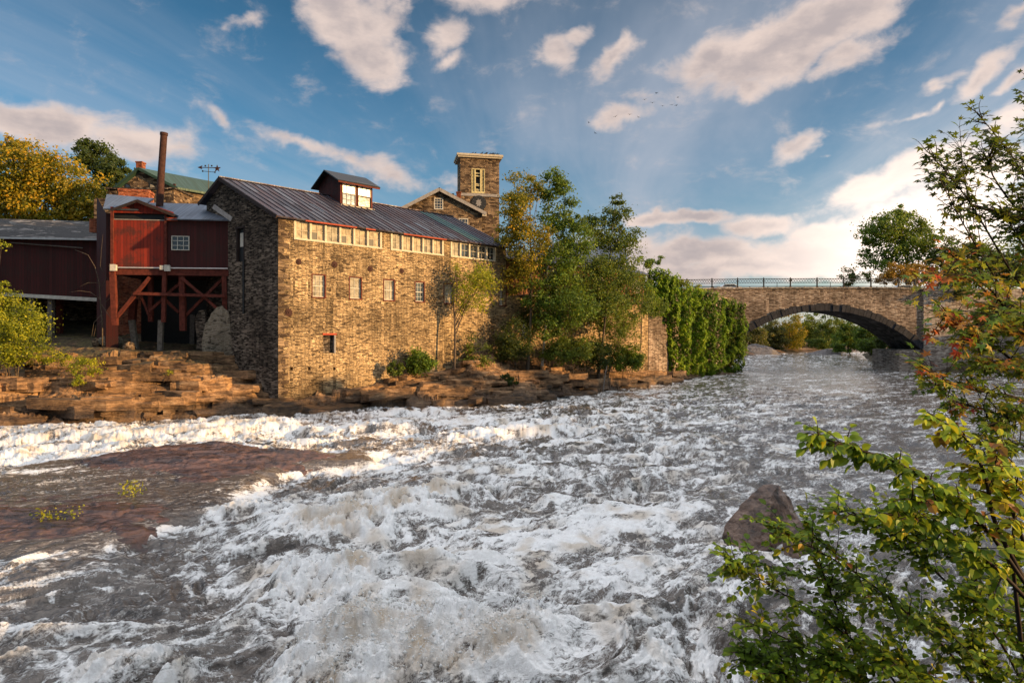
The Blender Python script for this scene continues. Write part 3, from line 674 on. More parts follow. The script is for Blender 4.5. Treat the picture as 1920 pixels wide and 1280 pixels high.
n1 = t.noise(t.mapping(pr, (1.6,3.4,2.4)), 2.2, 7, .70, .5)
n2 = t.noise(t.mapping(pr, (1.0,1.6,1.3)), 11.0, 6, .72, .8)
e1 = t.n('TexVoronoi', {'Vector': t.mapping(pr, (.62,2.9,2.2)), 'Scale': 1.5, 'Detail': 2.0, 'Roughness': .6, 'Lacunarity': 2.3}, feature='DISTANCE_TO_EDGE').outputs[0]
e2 = t.n('TexVoronoi', {'Vector': t.mapping(pr, (.70,2.7,1.8)), 'Scale': 4.6, 'Detail': 1.0, 'Roughness': .6}, feature='DISTANCE_TO_EDGE').outputs[0]
n4 = t.noise(t.mapping(pr, (.55,4.2,2)), 5.0, 7, .74, .6)
n5 = t.noise(t.mapping(pr, (.5,1.5,1)), .9, 5, .65, .8)
ff = t.math('ADD', t.math('SUBTRACT', t.math('MULTIPLY', fo, 1.15), .24), t.math('MULTIPLY', t.math('SUBTRACT', .15, e1), 1.55))
ff = t.math('ADD', ff, t.math('MULTIPLY', t.math('SUBTRACT', .15, e2), .85))
ff = t.math('ADD', ff, t.math('MULTIPLY', t.math('SUBTRACT', n1, .5), .6))
ff = t.math('ADD', ff, t.math('MULTIPLY', t.math('SUBTRACT', n4, .5), 1.45))
ff = t.math('ADD', ff, t.math('MULTIPLY', t.math('SUBTRACT', n5, .5), 1.1))
ff = t.math('ADD', ff, t.math('MULTIPLY', t.math('SUBTRACT', n2, .5), .5))
fm = t.rng(ff, .06, .50)
wat = t.mix(t.rng(n1, .3, .7), (.04,.032,.027), (.15,.122,.10))
w_ = t.n('BsdfPrincipled', {'Base Color': wat, 'Roughness': .13, 'Specular IOR Level': 1.0, 'IOR': 1.33})
fc = t.mix(t.rng(n2, .25, .75), (.74,.72,.70), (.97,.97,.96))
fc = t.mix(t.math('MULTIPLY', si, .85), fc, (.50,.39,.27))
f_ = t.n('BsdfPrincipled', {'Base Color': fc, 'Roughness': .75, 'Specular IOR Level': .3})
hb = t.math('ADD', t.math('ADD', t.math('MULTIPLY', n1, .6), t.math('MULTIPLY', n2, .5)), t.math('ADD', t.math('MULTIPLY', fm, .5), t.math('MULTIPLY', n4, .6)))
rp = t.noise(t.mapping(pr, (.8,2.4,1)), 3.2, 5, .6, .4)
hb = t.math('ADD', hb, t.math('MULTIPLY', rp, .8))
bw = t.n('Bump', {'Height': t.math('ADD', t.math('MULTIPLY', rp, 1.0), t.math('MULTIPLY', n1, .5)), 'Strength': .75, 'Distance': .05}).outputs[0]
bp = t.n('Bump', {'Height': hb, 'Strength': .9, 'Distance': .045}).outputs[0]
t.t.links.new(bw, w_.inputs['Normal']); t.t.links.new(bp, f_.inputs['Normal'])
mx = t.n('MixShader', {0: fm, 1: w_.outputs[0], 2: f_.outputs[0]}); t.t.links.new(mx.outputs[0], t.out.inputs[0])
M['water'] = t.m
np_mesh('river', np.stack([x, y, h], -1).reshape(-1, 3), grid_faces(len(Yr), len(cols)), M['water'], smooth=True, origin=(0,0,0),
        attrs={'foam': foam.ravel(), 'silt_and_shade': silt_and_shade.ravel()}, label='brown river in flood with white rapids', cat='river', kind='structure')
# spray: drops thrown up over the breaking waves
rg = np.random.default_rng(5)
PV = []; n = 0
prob = (fz*sst(hump, .25, .9)*(1/np.maximum(y, 8))**1.0).ravel(); prob[(y.ravel() > 46)] = 0; prob /= prob.sum()
idx = rg.choice(len(prob), 11000, p=prob)
bx = x.ravel()[idx]+rg.normal(0,.12,len(idx)); by = y.ravel()[idx]+rg.normal(0,.12,len(idx)); bz = h.ravel()[idx]+np.abs(rg.normal(0,.10,len(idx)))*rg.uniform(0,1.4,len(idx))+.004
rad = rg.uniform(.002,.0065,len(idx))*(1+by/60)
octv = np.array([(1,0,0),(-1,0,0),(0,1,0),(0,-1,0),(0,0,1),(0,0,-1)], float); octf = np.array([(0,2,4),(2,1,4),(1,3,4),(3,0,4),(2,0,5),(1,2,5),(3,1,5),(0,3,5)])
V = (np.stack([bx,by,bz],-1)[:, None, :]+octv[None]*rad[:, None, None]*np.stack([rg.uniform(.6,1.5,len(rad))*(1+4*(rg.random(len(rad)) < .25)),np.full(len(rad), .8),rg.uniform(.7,2.4,len(rad))*(1+2.5*(rg.random(len(rad)) < .3))],-1)[:, None, :]).reshape(-1, 3)
Fq = (octf[None]+np.arange(len(idx))[:, None, None]*6).reshape(-1, 3)
M['spray'] = plain('spray_drops', (.85,.84,.82), .4, .5, .05)
np_mesh('spray', V, Fq, M['spray'], smooth=True, origin=(0,0,0), label='fine white water drops above the breaking waves', cat='spray', kind='stuff')

def river_h(px_, py_):
    return 0.0
def ground_at(xx, yy):
    a = np.array([float(xx)]); b = np.array([float(yy)])
    return float(rock_z(a, b)[0])
def rground_at(xx, yy):
    return float(right_z(np.array([float(xx)]), np.array([float(yy)]))[0][0])
# ---------------------------------------------------------------- the stone mill
FM = Frame((-18.25,50), (1,1), (1,-1))
FG = Frame((-18.25,50), (-.819,.574), (-.574,-.819))
mill = thing('stone_mill', 'long rubble stone mill with dark metal roof standing in the river rapids', 'mill', (-18.25,50,0))
EZ = 15.25; RZ = 19.1; BK = 7.57; T2 = 10.3; BZ = 17.5
LEN = 24.9
up_groups = [(553,714,6,415,447), (734,830,5,440,469), (846,928,5,459,484)]
holes = []; ups = []
for (xa, xb, n, ya, yb) in up_groups:
    a0, _ = FM.px(xa, 440); a1, _ = FM.px(xb, 440)
    holes.append((a0, a1, 13.72, 15.08)); ups.append((a0, a1, n))
lows = [(586,609,515,556), (656,677,521,558), (720,739,526,560), (779,795,531,563), (833,848,533,565), (936,948,543,568)]
lw = []
for (xa, xb, ya, yb) in lows:
    a0, zt = FM.px(xa, ya); a1, _ = FM.px(xb, ya); lw.append((a0, a1, 9.12, 10.9)); holes.append((a0, a1, 9.12, 10.9))
a0, _ = FM.px(606, 640); a1, _ = FM.px(630, 640); opening = (a0, a1, 4.5, 6.0); holes.append(opening)
puts = []
for xx in (547, 580, 627):
    a, z = FM.px(xx, 691); puts.append((a-.11, a+.11, z-.13, z+.13)); holes.append(puts[-1])
# wall runs a little past the roof end and steps down to the lower riverside wall
mb = MB()
wall_holes(FM, mb, 0, LEN, -1.6, EZ, holes)
FM.box(mb, LEN-.4, LEN, -8, -.001, -1.6, EZ)
wall = mb.build('wall', M['stone_mill'], mill)
# gable end
def G(t, z, o=0): return FG.p(t, o, z)
ga0, gz1 = FG.px(458, 427); ga1, _ = FG.px(444, 427); gz0 = FG.px(451, 490)[1]
mb = MB(); wall_holes(FG, mb, 0.0, T2, -1.6, EZ, [(ga0, ga1, gz0, gz1)])
mb.add([G(0,EZ), G(T2,EZ), G(T2,BZ), G(BK,RZ)], [(0,1,2,3)])
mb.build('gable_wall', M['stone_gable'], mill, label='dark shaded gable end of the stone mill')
# quoins at the corner, laid alternately long and short
mb = MB(); z = 1.0; k = 0
while z < EZ-.4:
    hh = .28+.22*rnd.random(); ln = (.75 if k % 2 else .38)+.2*rnd.random()
    FM.box(mb, -.03, ln, -.02, .035, z+.012, z+hh-.012); z += hh; k += 1
mb.build('quoins', M['stone_house'], mill)
# roof
ov = .45
def Fp(a, o, z): return FM.p(a, o, z)
e0 = FM.p(0,0,0); gdir = FG.d
def RP(a, t, z):                                   # point a along the wall, t back along the gable direction
    return FM.o+FM.d*a+gdir*t+Vector((0,0,z))
pit = (RZ-EZ)/BK
mb = MB()
mb.slab(RP(-ov,-ov,EZ-ov*pit+.22), RP(LEN+.3,-ov,EZ-ov*pit+.22), RP(LEN+.3,BK,RZ+.22), RP(-ov,BK,RZ+.22), .12)
mb.slab(RP(-ov,BK+.01,RZ+.22), RP(LEN+.3,BK+.01,RZ+.22), RP(LEN+.3,T2+.5,BZ+.0), RP(-ov,T2+.5,BZ+.0), .12)
roof = mb.build('roof', M['roof'], mill)
mb = MB(); a = -ov+.05; k = 0
while a < LEN+.3:
    mb.beam(RP(a,-ov-.02,EZ-ov*pit+.25), RP(a,BK,RZ+.25), .05, .075); a += .66
mb.beam(RP(-ov,BK,RZ+.27), RP(LEN+.3,BK,RZ+.27), .3, .08)
mb.build('standing_seam', M['roof'], roof)
# the teal patinated sheets and repair patches lie on the slope
mb = MB()
def patch(mbx, a0, a1, t0, t1):
    f = lambda a, t: RP(a, t, EZ+(t)*pit+.245)
    mbx.slab(f(a0,t0), f(a1,t0), f(a1,t1), f(a0,t1), .02)
patch(mb, 20.3, 22.2, .2, 7.3)
mb.build('teal_sheet', M['roof_teal'], roof, label='teal patinated roof sheets')
for (a0, a1, t0, t1) in ((13.6,14.2,.0,2.2), (15.6,16.1,1.2,3.0), (5.3,5.8,2.1,4.0), (17.5,18.7,.1,1.3)): mb = MB(); patch(mb, a0, a1, t0, t1); mb.build('patch_sheet', M['roof_blue'], roof)
# barge boards on the gable and fascia
mb = MB()
mb.beam(RP(-ov+.0,-ov,EZ-ov*pit+.10), RP(-ov+.0,BK,RZ+.10), .07, .26)
mb.beam(RP(-ov+.0,BK,RZ+.10), RP(-ov+.0,T2+.5,BZ-.1), .07, .26)
mb.build('barge_board', M['dark_trim'], mill)
for (xa, xb) in ((572,668), (685,703), (756,836)):
    a0, _ = FM.px(xa, 420, .3); a1, _ = FM.px(xb, 420, .3); mb = MB()
    FM.box(mb, a0, a1, .36, .42, EZ-.16, EZ-.03)
    mb.build('fascia_board', M['red_trim'], mill, label='peeling red fascia under the mill eave')
mb = MB(); FM.box(mb, 0, LEN, .002, .34, EZ-.13, EZ-.03); mb.build('soffit', M['dark_trim'], mill)
# windows under the eave
cyc = ['glass_dust','glass_dust','glass_curtain','glass_dust','glass_dust','glass_dust', 'glass_curtain','glass_dust','glass_dust','glass_curtain','glass_dust', 'glass_curtain','glass_dark','glass_dark','glass_dark','glass_dark']
wi = 0
for (a0, a1, n) in ups:
    m2 = MB(); FM.box(m2, a0-.12, a1+.12, .0, .09, 13.60, 13.72)
    for i in range(n+1):
        x_ = a0+(a1-a0)*i/n; FM.box(m2, max(x_-.09, a0-.09), min(x_+.09, a1+.09), -.10, .05, 13.722, 15.08)
    m2.build('window_sill', M['cream'], mill)
    for i in range(n):
        x0 = a0+(a1-a0)*i/n+.09; x1 = a0+(a1-a0)*(i+1)/n-.09
        w_ = window(FM, x0, x1, 13.73, 15.07, 2, 2, mill, M['cream'], M[cyc[wi]], o=-.16, fw=.06, mw=.035)
        if wi in (1, 3, 5, 9):
            m3 = MB(); q = .5*(x0+x1); FM.box(m3, x0+.05, q-.02, -.155, -.148, 13.8, 14.36)
            m3.build('broken_pane', M['iron'], w_, label='black gap of a missing pane')
        wi += 1
for i, (a0, a1, z0, z1) in enumerate(lw):
    m2 = MB()
    FM.box(m2, a0-.09, a0, -.1, .025, z0, z1+.09); FM.box(m2, a1, a1+.09, -.1, .025, z0, z1+.09); FM.box(m2, a0, a1, -.1, .028, z1, z1+.09); FM.box(m2, a0-.1, a1+.1, -.1, .08, z0-.1, z0)
    m2.build('window_casing', M['old_red'], mill)
    w_ = window(FM, a0, a1, z0, z1, 3 if i in (0, 2, 3) else 2, 4 if i in (0, 3) else 2, mill, M['white_paint'], M[['glass_curtain','glass_curtain','glass_curtain','glass_dark','glass_dust','glass_curtain'][i]], o=-.2, fw=.07, mw=.028, sash=True)
# open hatch
m2 = MB(); a0, a1, z0, z1 = opening; FM.box(m2, a0-.05, a1+.05, -.25, .03, z1, z1+.16); m2.build('lintel', M['red_trim'], mill)
m2 = MB(); FM.box(m2, a1-.13, a1-.01, -.3, -.02, z0, z1); m2.build('hatch_frame', M['grey_trim'], mill)
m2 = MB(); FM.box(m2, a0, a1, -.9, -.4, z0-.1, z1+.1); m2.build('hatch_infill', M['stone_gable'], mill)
# dark room behind all openings
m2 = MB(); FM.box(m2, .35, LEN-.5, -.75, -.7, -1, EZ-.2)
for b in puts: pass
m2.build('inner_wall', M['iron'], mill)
# tie-rod anchor plates
for (xx, yy, r) in ((560,491,.26), (627,496,.30), (694,504,.28), (753,508,.26), (541,586,.34)):
    a, z = FM.px(xx, yy); m2 = MB()
    for rr, d, hh in ((r, .03, .05), (r*.62, .05, .09), (r*.22, .09, .15)):
        m2.tube([FM.p(a, -.02, z), FM.p(a, hh, z)], [rr, rr*.9], 14)
    m2.build('anchor_plate', M['rust'], mill)
# gable door-window with pale blind, lintel, rain pipe
m2 = MB(); FG.box(m2, ga0-.06, ga0+.08, -.2, .03, gz0, gz1); FG.box(m2, ga1-.08, ga1+.06, -.2, .03, gz0, gz1); FG.box(m2, ga0-.15, ga1+.15, -.2, .06, gz1, gz1+.14)
gw = m2.build('loading_door', M['dark_trim'], mill)
m2 = MB(); FG.box(m2, ga0+.08, ga1-.08, -.24, -.2, gz0, gz1); m2.build('door_panel', M['iron'], gw)
m2 = MB(); FG.box(m2, ga0+.30, ga1-.22, -.195, -.17, gz1-1.5, gz1-.35); m2.build('blind', M['white_paint'], gw)
pa, pz1 = FG.px(459, 488); pz0 = FG.px(459, 588)[1]
m2 = MB(); m2.tube([FG.p(pa,.12,pz0), FG.p(pa,.12,pz1)], .09, 8); m2.build('rain_pipe', M['iron'], mill)
# cupola astride the ridge
cup_s0, cup_s1, co0, co1 = 8.5, 12.0, -5.45, -9.45
def CU(a, o, z): return FM.p(a, o, z)
m2 = MB(); z0 = 17.6; zt = 20.55; rzt = 21.6; rid = (co0+co1)/2
m2.hexa([CU(cup_s0,co1,z0), CU(cup_s1,co1,z0), CU(cup_s1,co0,z0), CU(cup_s0,co0,z0), CU(cup_s0,co1,zt), CU(cup_s1,co1,zt), CU(cup_s1,co0,zt), CU(cup_s0,co0,zt)])
m2.add([CU(cup_s0,co0,zt), CU(cup_s0,co1,zt), CU(cup_s0,rid,rzt), CU(cup_s1,co0,zt), CU(cup_s1,co1,zt), CU(cup_s1,rid,rzt)], [(0,1,2), (3,5,4)])
cup = m2.build('cupola', M['red_dark'], mill, label='dark boarded cupola astride the mill ridge')
m2 = MB(); cp = (rzt-zt)/abs(co0-rid)
m2.slab(CU(cup_s0-.55,co0+.6,zt-.6*cp+.12), CU(cup_s1+.55,co0+.6,zt-.6*cp+.12), CU(cup_s1+.55,rid,rzt+.12), CU(cup_s0-.55,rid,rzt+.12), .1)
m2.slab(CU(cup_s0-.55,rid-.01,rzt+.12), CU(cup_s1+.55,rid-.01,rzt+.12), CU(cup_s1+.55,co1-.6,zt-.6*cp+.12), CU(cup_s0-.55,co1-.6,zt-.6*cp+.12), .1)
m2.build('cupola_roof', M['iron'], cup)
m2 = MB(); m2.slab(CU(cup_s0+1.5,co0+.45,zt-.45*cp+.16), CU(cup_s1+.45,co0+.45,zt-.45*cp+.16), CU(cup_s1+.45,rid-.4,rzt-.1), CU(cup_s0+1.9,rid-.4,rzt-.1), .02); m2.build('roof_sheet', M['roof_blue'], cup)
m2 = MB(); FM.box(m2, cup_s0-.5, cup_s1+.5, co0+.55, co0+.6, zt-.6*cp-.1, zt-.6*cp+.04)
FM.box(m2, cup_s0, cup_s0+.18, co0, co0+.05, 18.0, zt); FM.box(m2, cup_s1-.16, cup_s1, co0, co0+.05, 18.0, zt); FM.box(m2, cup_s0+1.66, cup_s0+1.84, co0, co0+.05, 18.0, zt)
m2.build('cupola_trim', M['old_red'], cup)
m2 = MB(); FM.box(m2, cup_s0-.02, cup_s1+.1, co0+.0, co0+.30, 18.05, 18.2); m2.build('cupola_sill', M['cream'], cup)
for (a0, a1, lo) in ((cup_s0+.22, cup_s0+1.62, 'glass_sky_tint'), (cup_s0+1.88, cup_s1-.2, 'glass_dark')):
    window(FM, a0, a1, 19.32, 20.32, 3, 1, cup, M['white_paint'], M['glass_glare'], o=co0+.02, fw=.05, mw=.05)
    window(FM, a0, a1, 18.28, 19.3, 3 if lo == 'glass_sky_tint' else 1, 2 if lo == 'glass_sky_tint' else 1, cup, M['grey_trim'] if lo == 'glass_sky_tint' else M['dark_trim'], M[lo], o=co0+.015, fw=.05, mw=.035)

# ---------------------------------------------------------------- lower riverside wall with the brown wooden addition on top
RW0, RW1 = LEN+.01, 52.0
add_ = thing('riverside_addition', 'weathered brown boarded building on a high stone wall behind the trees', 'building', tuple(FM.p(LEN+3,0,0)))
m2 = MB(); wall_holes(FM, m2, RW0, RW1, -1.6, 10.2, [(RW0+2.5, RW0+3.4, 5.6, 7.2)], o=-.05)
FM.box(m2, RW1-.5, RW1, -6, -.06, -1.6, 10.1)
m2.build('stone_base', M['stone_mill'], add_)
m2 = MB(); FM.box(m2, RW0, RW1-.6, -6.5, -.35, 10.2, 14.2); m2.build('wall', M['brown_boards'], add_)
m2 = MB(); ez2 = 14.2
m2.slab(FM.p(RW0,.35,ez2-.1), FM.p(RW1+.2,.35,ez2-.1), FM.p(RW1+.2,-4.2,ez2+1.6), FM.p(RW0,-4.2,ez2+1.6), .1)
m2.slab(FM.p(RW0,-4.21,ez2+1.6), FM.p(RW1+.2,-4.21,ez2+1.6), FM.p(RW1+.2,-8,ez2), FM.p(RW0,-8,ez2), .1)
m2.build('roof', M['roof'], add_)
for (xa, xb, ya) in ((1030,1042,520), (1075,1088,520), (1120,1134,518), (1185,1200,516), (1150,1163,516)):
    a0, z = FM.px(xa, ya, -.35); a1, _ = FM.px(xb, ya, -.35)
    window(FM, a0, a1, 11.6, 13.3, 2, 3, add_, M['grey_trim'], M['glass_curtain'], o=-.33, fw=.08, mw=.04)
m2 = MB(); FM.box(m2, RW0+2, RW1-.4, -.3, .9, 10.2, 10.35); m2.build('ledge', M['grey_wood'], add_)

# ---------------------------------------------------------------- hoist and weather-worn red shed
FRd = Frame((-24.0,54.0), (-.9915,-.13), (.13,-.9915))
shed = thing('red_shed', 'red boarded hoist shed raised on braced timber posts beside the mill', 'shed', (-29,54,4.5))
def RX(px, py, o=0): return FRd.px(px, py, o)
uL, _ = RX(208, 500); zb = RX(300, 515)[1]; zt = RX(350, 411)[1]
m2 = MB()
dA0, dz1 = RX(311, 411); dA1, dz0 = RX(214, 502)
FRd.box(m2, -.6, dA0-.05, -.2, 0, zb, zt); FRd.box(m2, dA0-.05, uL, -.2, 0, zb, dz0)
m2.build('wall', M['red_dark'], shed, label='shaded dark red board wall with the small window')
m2 = MB(); FRd.box(m2, dA0+.02, dA1, -.12, .03, dz0+.02, RX(260, 413)[1]); m2.build('sliding_door', M['red'], shed)
m2 = MB(); g0 = RX(212, 390); g1 = RX(257, 375); g2 = RX(325, 398); gb = RX(260, 400)[1]
m2.poly_extrude([FRd.p(g0[0],.03,gb), FRd.p(g0[0],.03,g0[1]), FRd.p(g1[0],.03,g1[1]), FRd.p(g2[0],.03,g2[1]), FRd.p(g2[0],.03,gb)], FRd.n*-.12)
m2.build('gable_panel', M['red'], shed)
m2 = MB(); FRd.box(m2, dA0, uL, -.6, -.3, RX(260, 416)[1]-.3, gb+.2); m2.build('door_gap', M['iron'], shed)
m2 = MB(); FRd.box(m2, dA0, dA1, -.05, .08, RX(260,413)[1], RX(260,411.5)[1]); m2.build('door_rail', M['grey_trim'], shed)
m2 = MB(); FRd.box(m2, -.1, uL, .005, .12, zb-.05, RX(300,505)[1]); m2.build('sill_beam', M['old_red'], shed)
for (xa, xb, ya, yb) in ((208,213,388,508), (309,313,402,512)):
    a0, z1 = RX(xa, ya, .1); a1, z0_ = RX(xb, yb, .1); m2 = MB(); FRd.box(m2, min(a0,a1), max(a0,a1), .04, .2, z0_, z1)
    m2.build('corner_post', M['old_red'], shed)
# body going back: left end, underside, back
m2 = MB(); dp = -6.0
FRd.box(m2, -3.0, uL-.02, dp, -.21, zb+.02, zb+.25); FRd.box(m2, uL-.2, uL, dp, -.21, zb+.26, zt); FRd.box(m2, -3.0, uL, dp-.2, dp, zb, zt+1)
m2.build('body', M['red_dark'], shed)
# roofs: blue-grey sheets on the main body, the cross gable with ragged edges
m2 = MB()
ea = FRd.p(RX(438,412,.35)[0]-.0,.35,RX(380,411.5,.35)[1]); eb = FRd.p(RX(312,410,.35)[0],.35,RX(380,411.5,.35)[1])
rz = 17.85
m2.slab(ea, eb, FRd.p(8.2,-4.4,rz), FRd.p(-.8,-4.4,rz), .1)
m2.slab(FRd.p(8.2,-4.41,rz), FRd.p(-.8,-4.41,rz), FRd.p(-.8,-8,zt), FRd.p(8.2,-8,zt), .1)
# left part of the main roof
l0 = FRd.px(193,391,.2); l1 = FRd.px(215,387,.2)
m2.slab(FRd.p(l0[0],.2,l0[1]), FRd.p(7.0,.2,l0[1]), FRd.p(7.4,-3.9,18.15), FRd.p(11.3,-3.9,18.4), .1)
main_roof = m2.build('roof', M['roof_blue'], shed)
m2 = MB()
k = FRd.px(257,373.5,.5); q0 = FRd.px(209,391,.5); q2 = FRd.px(327,401,.5)
m2.slab(FRd.p(q0[0],.5,q0[1]), FRd.p(k[0],.5,k[1]), FRd.p(k[0],-3.6,k[1]), FRd.p(q0[0],-3.6,q0[1]), .1)
m2.slab(FRd.p(k[0]-.01,.5,k[1]), FRd.p(q2[0],.5,q2[1]), FRd.p(q2[0],-3.6,q2[1]), FRd.p(k[0]-.01,-3.6,k[1]), .12)
m2.build('cross_gable_roof', M['roof_blue'], shed)
m2 = MB(); m2.beam(FRd.p(q0[0],.53,q0[1]-.14), FRd.p(k[0],.53,k[1]-.14), .06, .2); m2.beam(FRd.p(k[0],.53,k[1]-.14), FRd.p(q2[0],.53,q2[1]-.14), .06, .24)
m2.build('barge_board', M['dark_trim'], shed)
m2 = MB(); a0, z1 = RX(331,408,.3); a1, z0_ = RX(313,413,.3); FRd.box(m2, a0, a1, .05, .3, z0_, z1); m2.build('bracket', M['red_trim'], shed)
# flashing where the roof meets the mill
m2 = MB(); m2.beam(P(400,387,52.6), P(434,411,51.9), .05, .38); m2.build('flashing', M['grey_trim'], shed)
a0, z1 = RX(355.5, 443); a1, z0_ = RX(322, 469)
window(FRd, a0, a1, z0_, z1, 3, 3, shed, M['white_paint'], M['glass_dark'], o=.01, fw=.06, mw=.035)
# pale conduit with two junction boxes
m2 = MB()
c0 = RX(427,503.5,.25); c1 = RX(309,502.5,.25); c2 = RX(214,501.5,.25)
m2.tube([FRd.p(c0[0],.25,c0[1]), FRd.p(c1[0],.25,c1[1]), FRd.p(c2[0],.25,c2[1])], .055, 8); m2.build('conduit', M['galv'], shed)
for (xx, yy, s_) in ((214,502,.2), (305,502,.13), (315,503,.19)):
    a, z = RX(xx, yy, .3); m2 = MB(); FRd.box(m2, a-s_, a+s_, .2, .5, z-s_*1.2, z+s_*1.2); FRd.box(m2, a-s_*1.15, a+s_*1.15, .5, .53, z-s_*1.35, z+s_*1.35)
    m2.build('flood_lamp', M['white_paint'], shed)
# timber frame underneath
def timb(pa, pb, w, mat, name, o=.0, h=None):
    a = RX(*pa, o); b = RX(*pb, o); q = MB(); q.beam(FRd.p(a[0],o,a[1]), FRd.p(b[0],o,b[1]), w, h or w, up=tuple(FRd.n)); return q.build(name, mat, shed)
O = M['old_red']; GW = M['grey_wood']
timb((211.5,509),(216,610),.40,O,'post',.15); timb((283,516),(283,603),.36,O,'post',-1.6); timb((309,500),(306.8,604),.30,O,'post',.1)
timb((342,516),(343.5,620),.44,O,'post',-.2); timb((421,514),(422.5,592),.38,O,'post',-.1)
timb((281,520),(213,602),.25,O,'brace',.1); timb((340,520),(419,588),.22,O,'brace',.1); timb((416,524),(348,592),.22,O,'brace',-.4)
timb((308,559),(280,583),.22,O,'brace',-.3); timb((338,531),(314,551),.22,O,'brace',-.5); timb((311,563),(336,586),.22,O,'brace',-.5); timb((265,554),(279,590),.17,O,'brace',-.3)
timb((251,550),(422,555),.24,O,'tie_beam',.32)
timb((251,560),(247,610),.5,O,'post',-2.6); timb((247,600),(258,677),.42,GW,'lower_post',-2.2); timb((302,600),(300,678),.38,GW,'lower_post',-1.2); timb((362,590),(361,652),.40,GW,'lower_post',-4)
timb((196,525),(201,640),.3,O,'post',-5)
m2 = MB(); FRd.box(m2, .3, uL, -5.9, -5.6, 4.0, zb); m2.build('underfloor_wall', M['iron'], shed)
# mortar-daubed foundation pier at the mill corner
def wall_stub(name, outline, o, th, mat, lab):
    q = MB(); pts = []
    for i, (x_, y_) in enumerate(outline):
        x2, y2 = outline[(i+1) % len(outline)]
        for k in range(3):
            f = k/3; jx, jy = (rnd.uniform(-1.6,1.6), rnd.uniform(-1.6,1.6)) if y_ < 690 and y2 < 690 else (0, 0)
            u_, z_ = FRd.px(x_+(x2-x_)*f+jx, y_+(y2-y_)*f+jy, o); pts.append(FRd.p(u_, o, z_))
    q.poly_extrude(pts, FRd.n*-th); return q.build(name, mat, shed, label=lab)
wall_stub('rubble_buttress', [(376,720),(381,680),(380,640),(384,612),(393,592),(405,577),(417,574),(427,584),(431,600),(440,720)], .35, 1.6, M['mortar'], 'pale mortar daubed rubble stub wall at the gable foot')
wall_stub('rubble_footing', [(366,700),(368,640),(366,600),(372,585),(384,580),(392,700)], -.6, 1.0, M['stone_gable'], 'darker rubble wall behind the pale stub')

# smokestack
sb = thing('smokestack', 'tall leaning rust brown metal smokestack rising above the red shed', 'chimney', (-31,57,14))
m2 = MB(); m2.tube([P(299,392,56.5), P(302,330,56.5), P(307.5,250,56.5)], [.30,.29,.28], 16); m2.build('pipe', M['rust'], sb, smooth=False)
m2 = MB(); m2.tube([P(307.2,254,56.5), P(307.6,249,56.5)], [.32,.32], 16); m2.build('rim', M['rust'], sb)
# brick chimney behind the shed
FB = Frame((-37.2,60.5), (.97,.24), (.24,-.97))
ch = MB(); FB.box(ch, 0, 2.6, -1.6, 0, 6, 19.6); bc = thing('brick_chimney', 'broad square brick chimney between the red shed and yellow trees', 'chimney', (-37,60,6))
ch.build('shaft', M['brick'], bc); ch = MB(); FB.box(ch, -.06, 2.66, -1.66, .06, 19.6, 19.85); ch.build('cap', M['brick'], bc)
# dark end wing between
wing = thing('dark_shed_wing', 'dark unlit end wing with a corrugated roof left of the red shed door', 'shed', (-34,55,5))
m2 = MB(); A = Vector((-34.0,53.6,0)); Bv = Vector((-36.6,56.4,0)); Cv = Vector((-30,60,0))
zA, zB = 16.2, 18.2
m2.add([A+Vector((0,0,4.5)), Bv+Vector((0,0,4.5)), Bv+Vector((0,0,zB)), A+Vector((0,0,zA)), A+Vector((.9,.2,4.5)), A+Vector((.9,.2,zA))], [(0,1,2,3), (0,3,5,4)])
m2.build('wall', M['red_dark'], wing)
m2 = MB(); lo = P(179,424,58); m2.box(lo.x-.3, lo.x+.25, 57.6, 58.2, lo.z-.6, lo.z+.6); m2.build('brick_stub', M['brick'], wing)

# long red building at the far left
FL = Frame((-37.9,59), (-.993,-.118), (.118,-.993))
lb = thing('red_riverside_barn', 'long dark red boarded barn with worn slate roof left of the shed', 'barn', (-44,60,5))
zE = FL.px(180,448)[1]; zE2 = FL.px(0,444)[1]
m2 = MB(); zq = FL.px(90,556)[1]
FL.box(m2, -.2, 30, -.25, 0, zq, zE+.1); FL.box(m2, -.2, .1, -8, -.26, zq, zE+.1); FL.box(m2, 0, 30, -8, -.26, zq, zq+.2)
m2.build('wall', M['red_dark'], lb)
m2 = MB(); r0 = FL.px(170,436,-2.5); r1 = FL.px(125,408,-4.2)
m2.slab(FL.p(-.6,.5,zE-.1), FL.p(30,.5,zE-.1), FL.p(30,-4.2,zE+2.6), FL.p(2.6,-4.2,zE+2.3), .14)
t = NT('worn_slate_roof'); uv = t.uv(); pv = t.mapping(uv, (.55, 3.2, 1))
cs_ = t.n('TexVoronoi', {'Vector': t.mapping(uv, (2.6, 6.5, 1)), 'Scale': 1.0, 'Randomness': .6}, voronoi_dimensions='2D').outputs['Color']
nn_ = t.noise(pv, 1.6, 6, .68, .6); n5 = t.noise(t.mapping(uv, (.25, 1.2, 1)), 1.5, 4, .6)
cv = t.ramp(t.math('ADD', t.math('MULTIPLY', t.n('SeparateColor', {0: cs_}).outputs[0], .4), t.math('MULTIPLY', nn_, .6)), [(0, (.05,.045,.045)), (.5, (.15,.135,.125)), (1, (.32,.29,.26))])
gp = t.rng(t.math('ADD', t.math('MULTIPLY', nn_, .7), t.math('MULTIPLY', n5, .5)), .53, .60, 1.0, .04)
cv = t.mix(gp, (.006,.005,.005), cv)
t.bsdf(cv, .65, .35, t.math('ADD', gp, t.math('MULTIPLY', nn_, 1.2)), 1.0, .10)
m2.build('roof', t.m, lb)
m2 = MB(); FL.box(m2, -.7, 30, .5, .58, zE-.2, zE-.04); m2.build('gutter', M['galv'], lb)
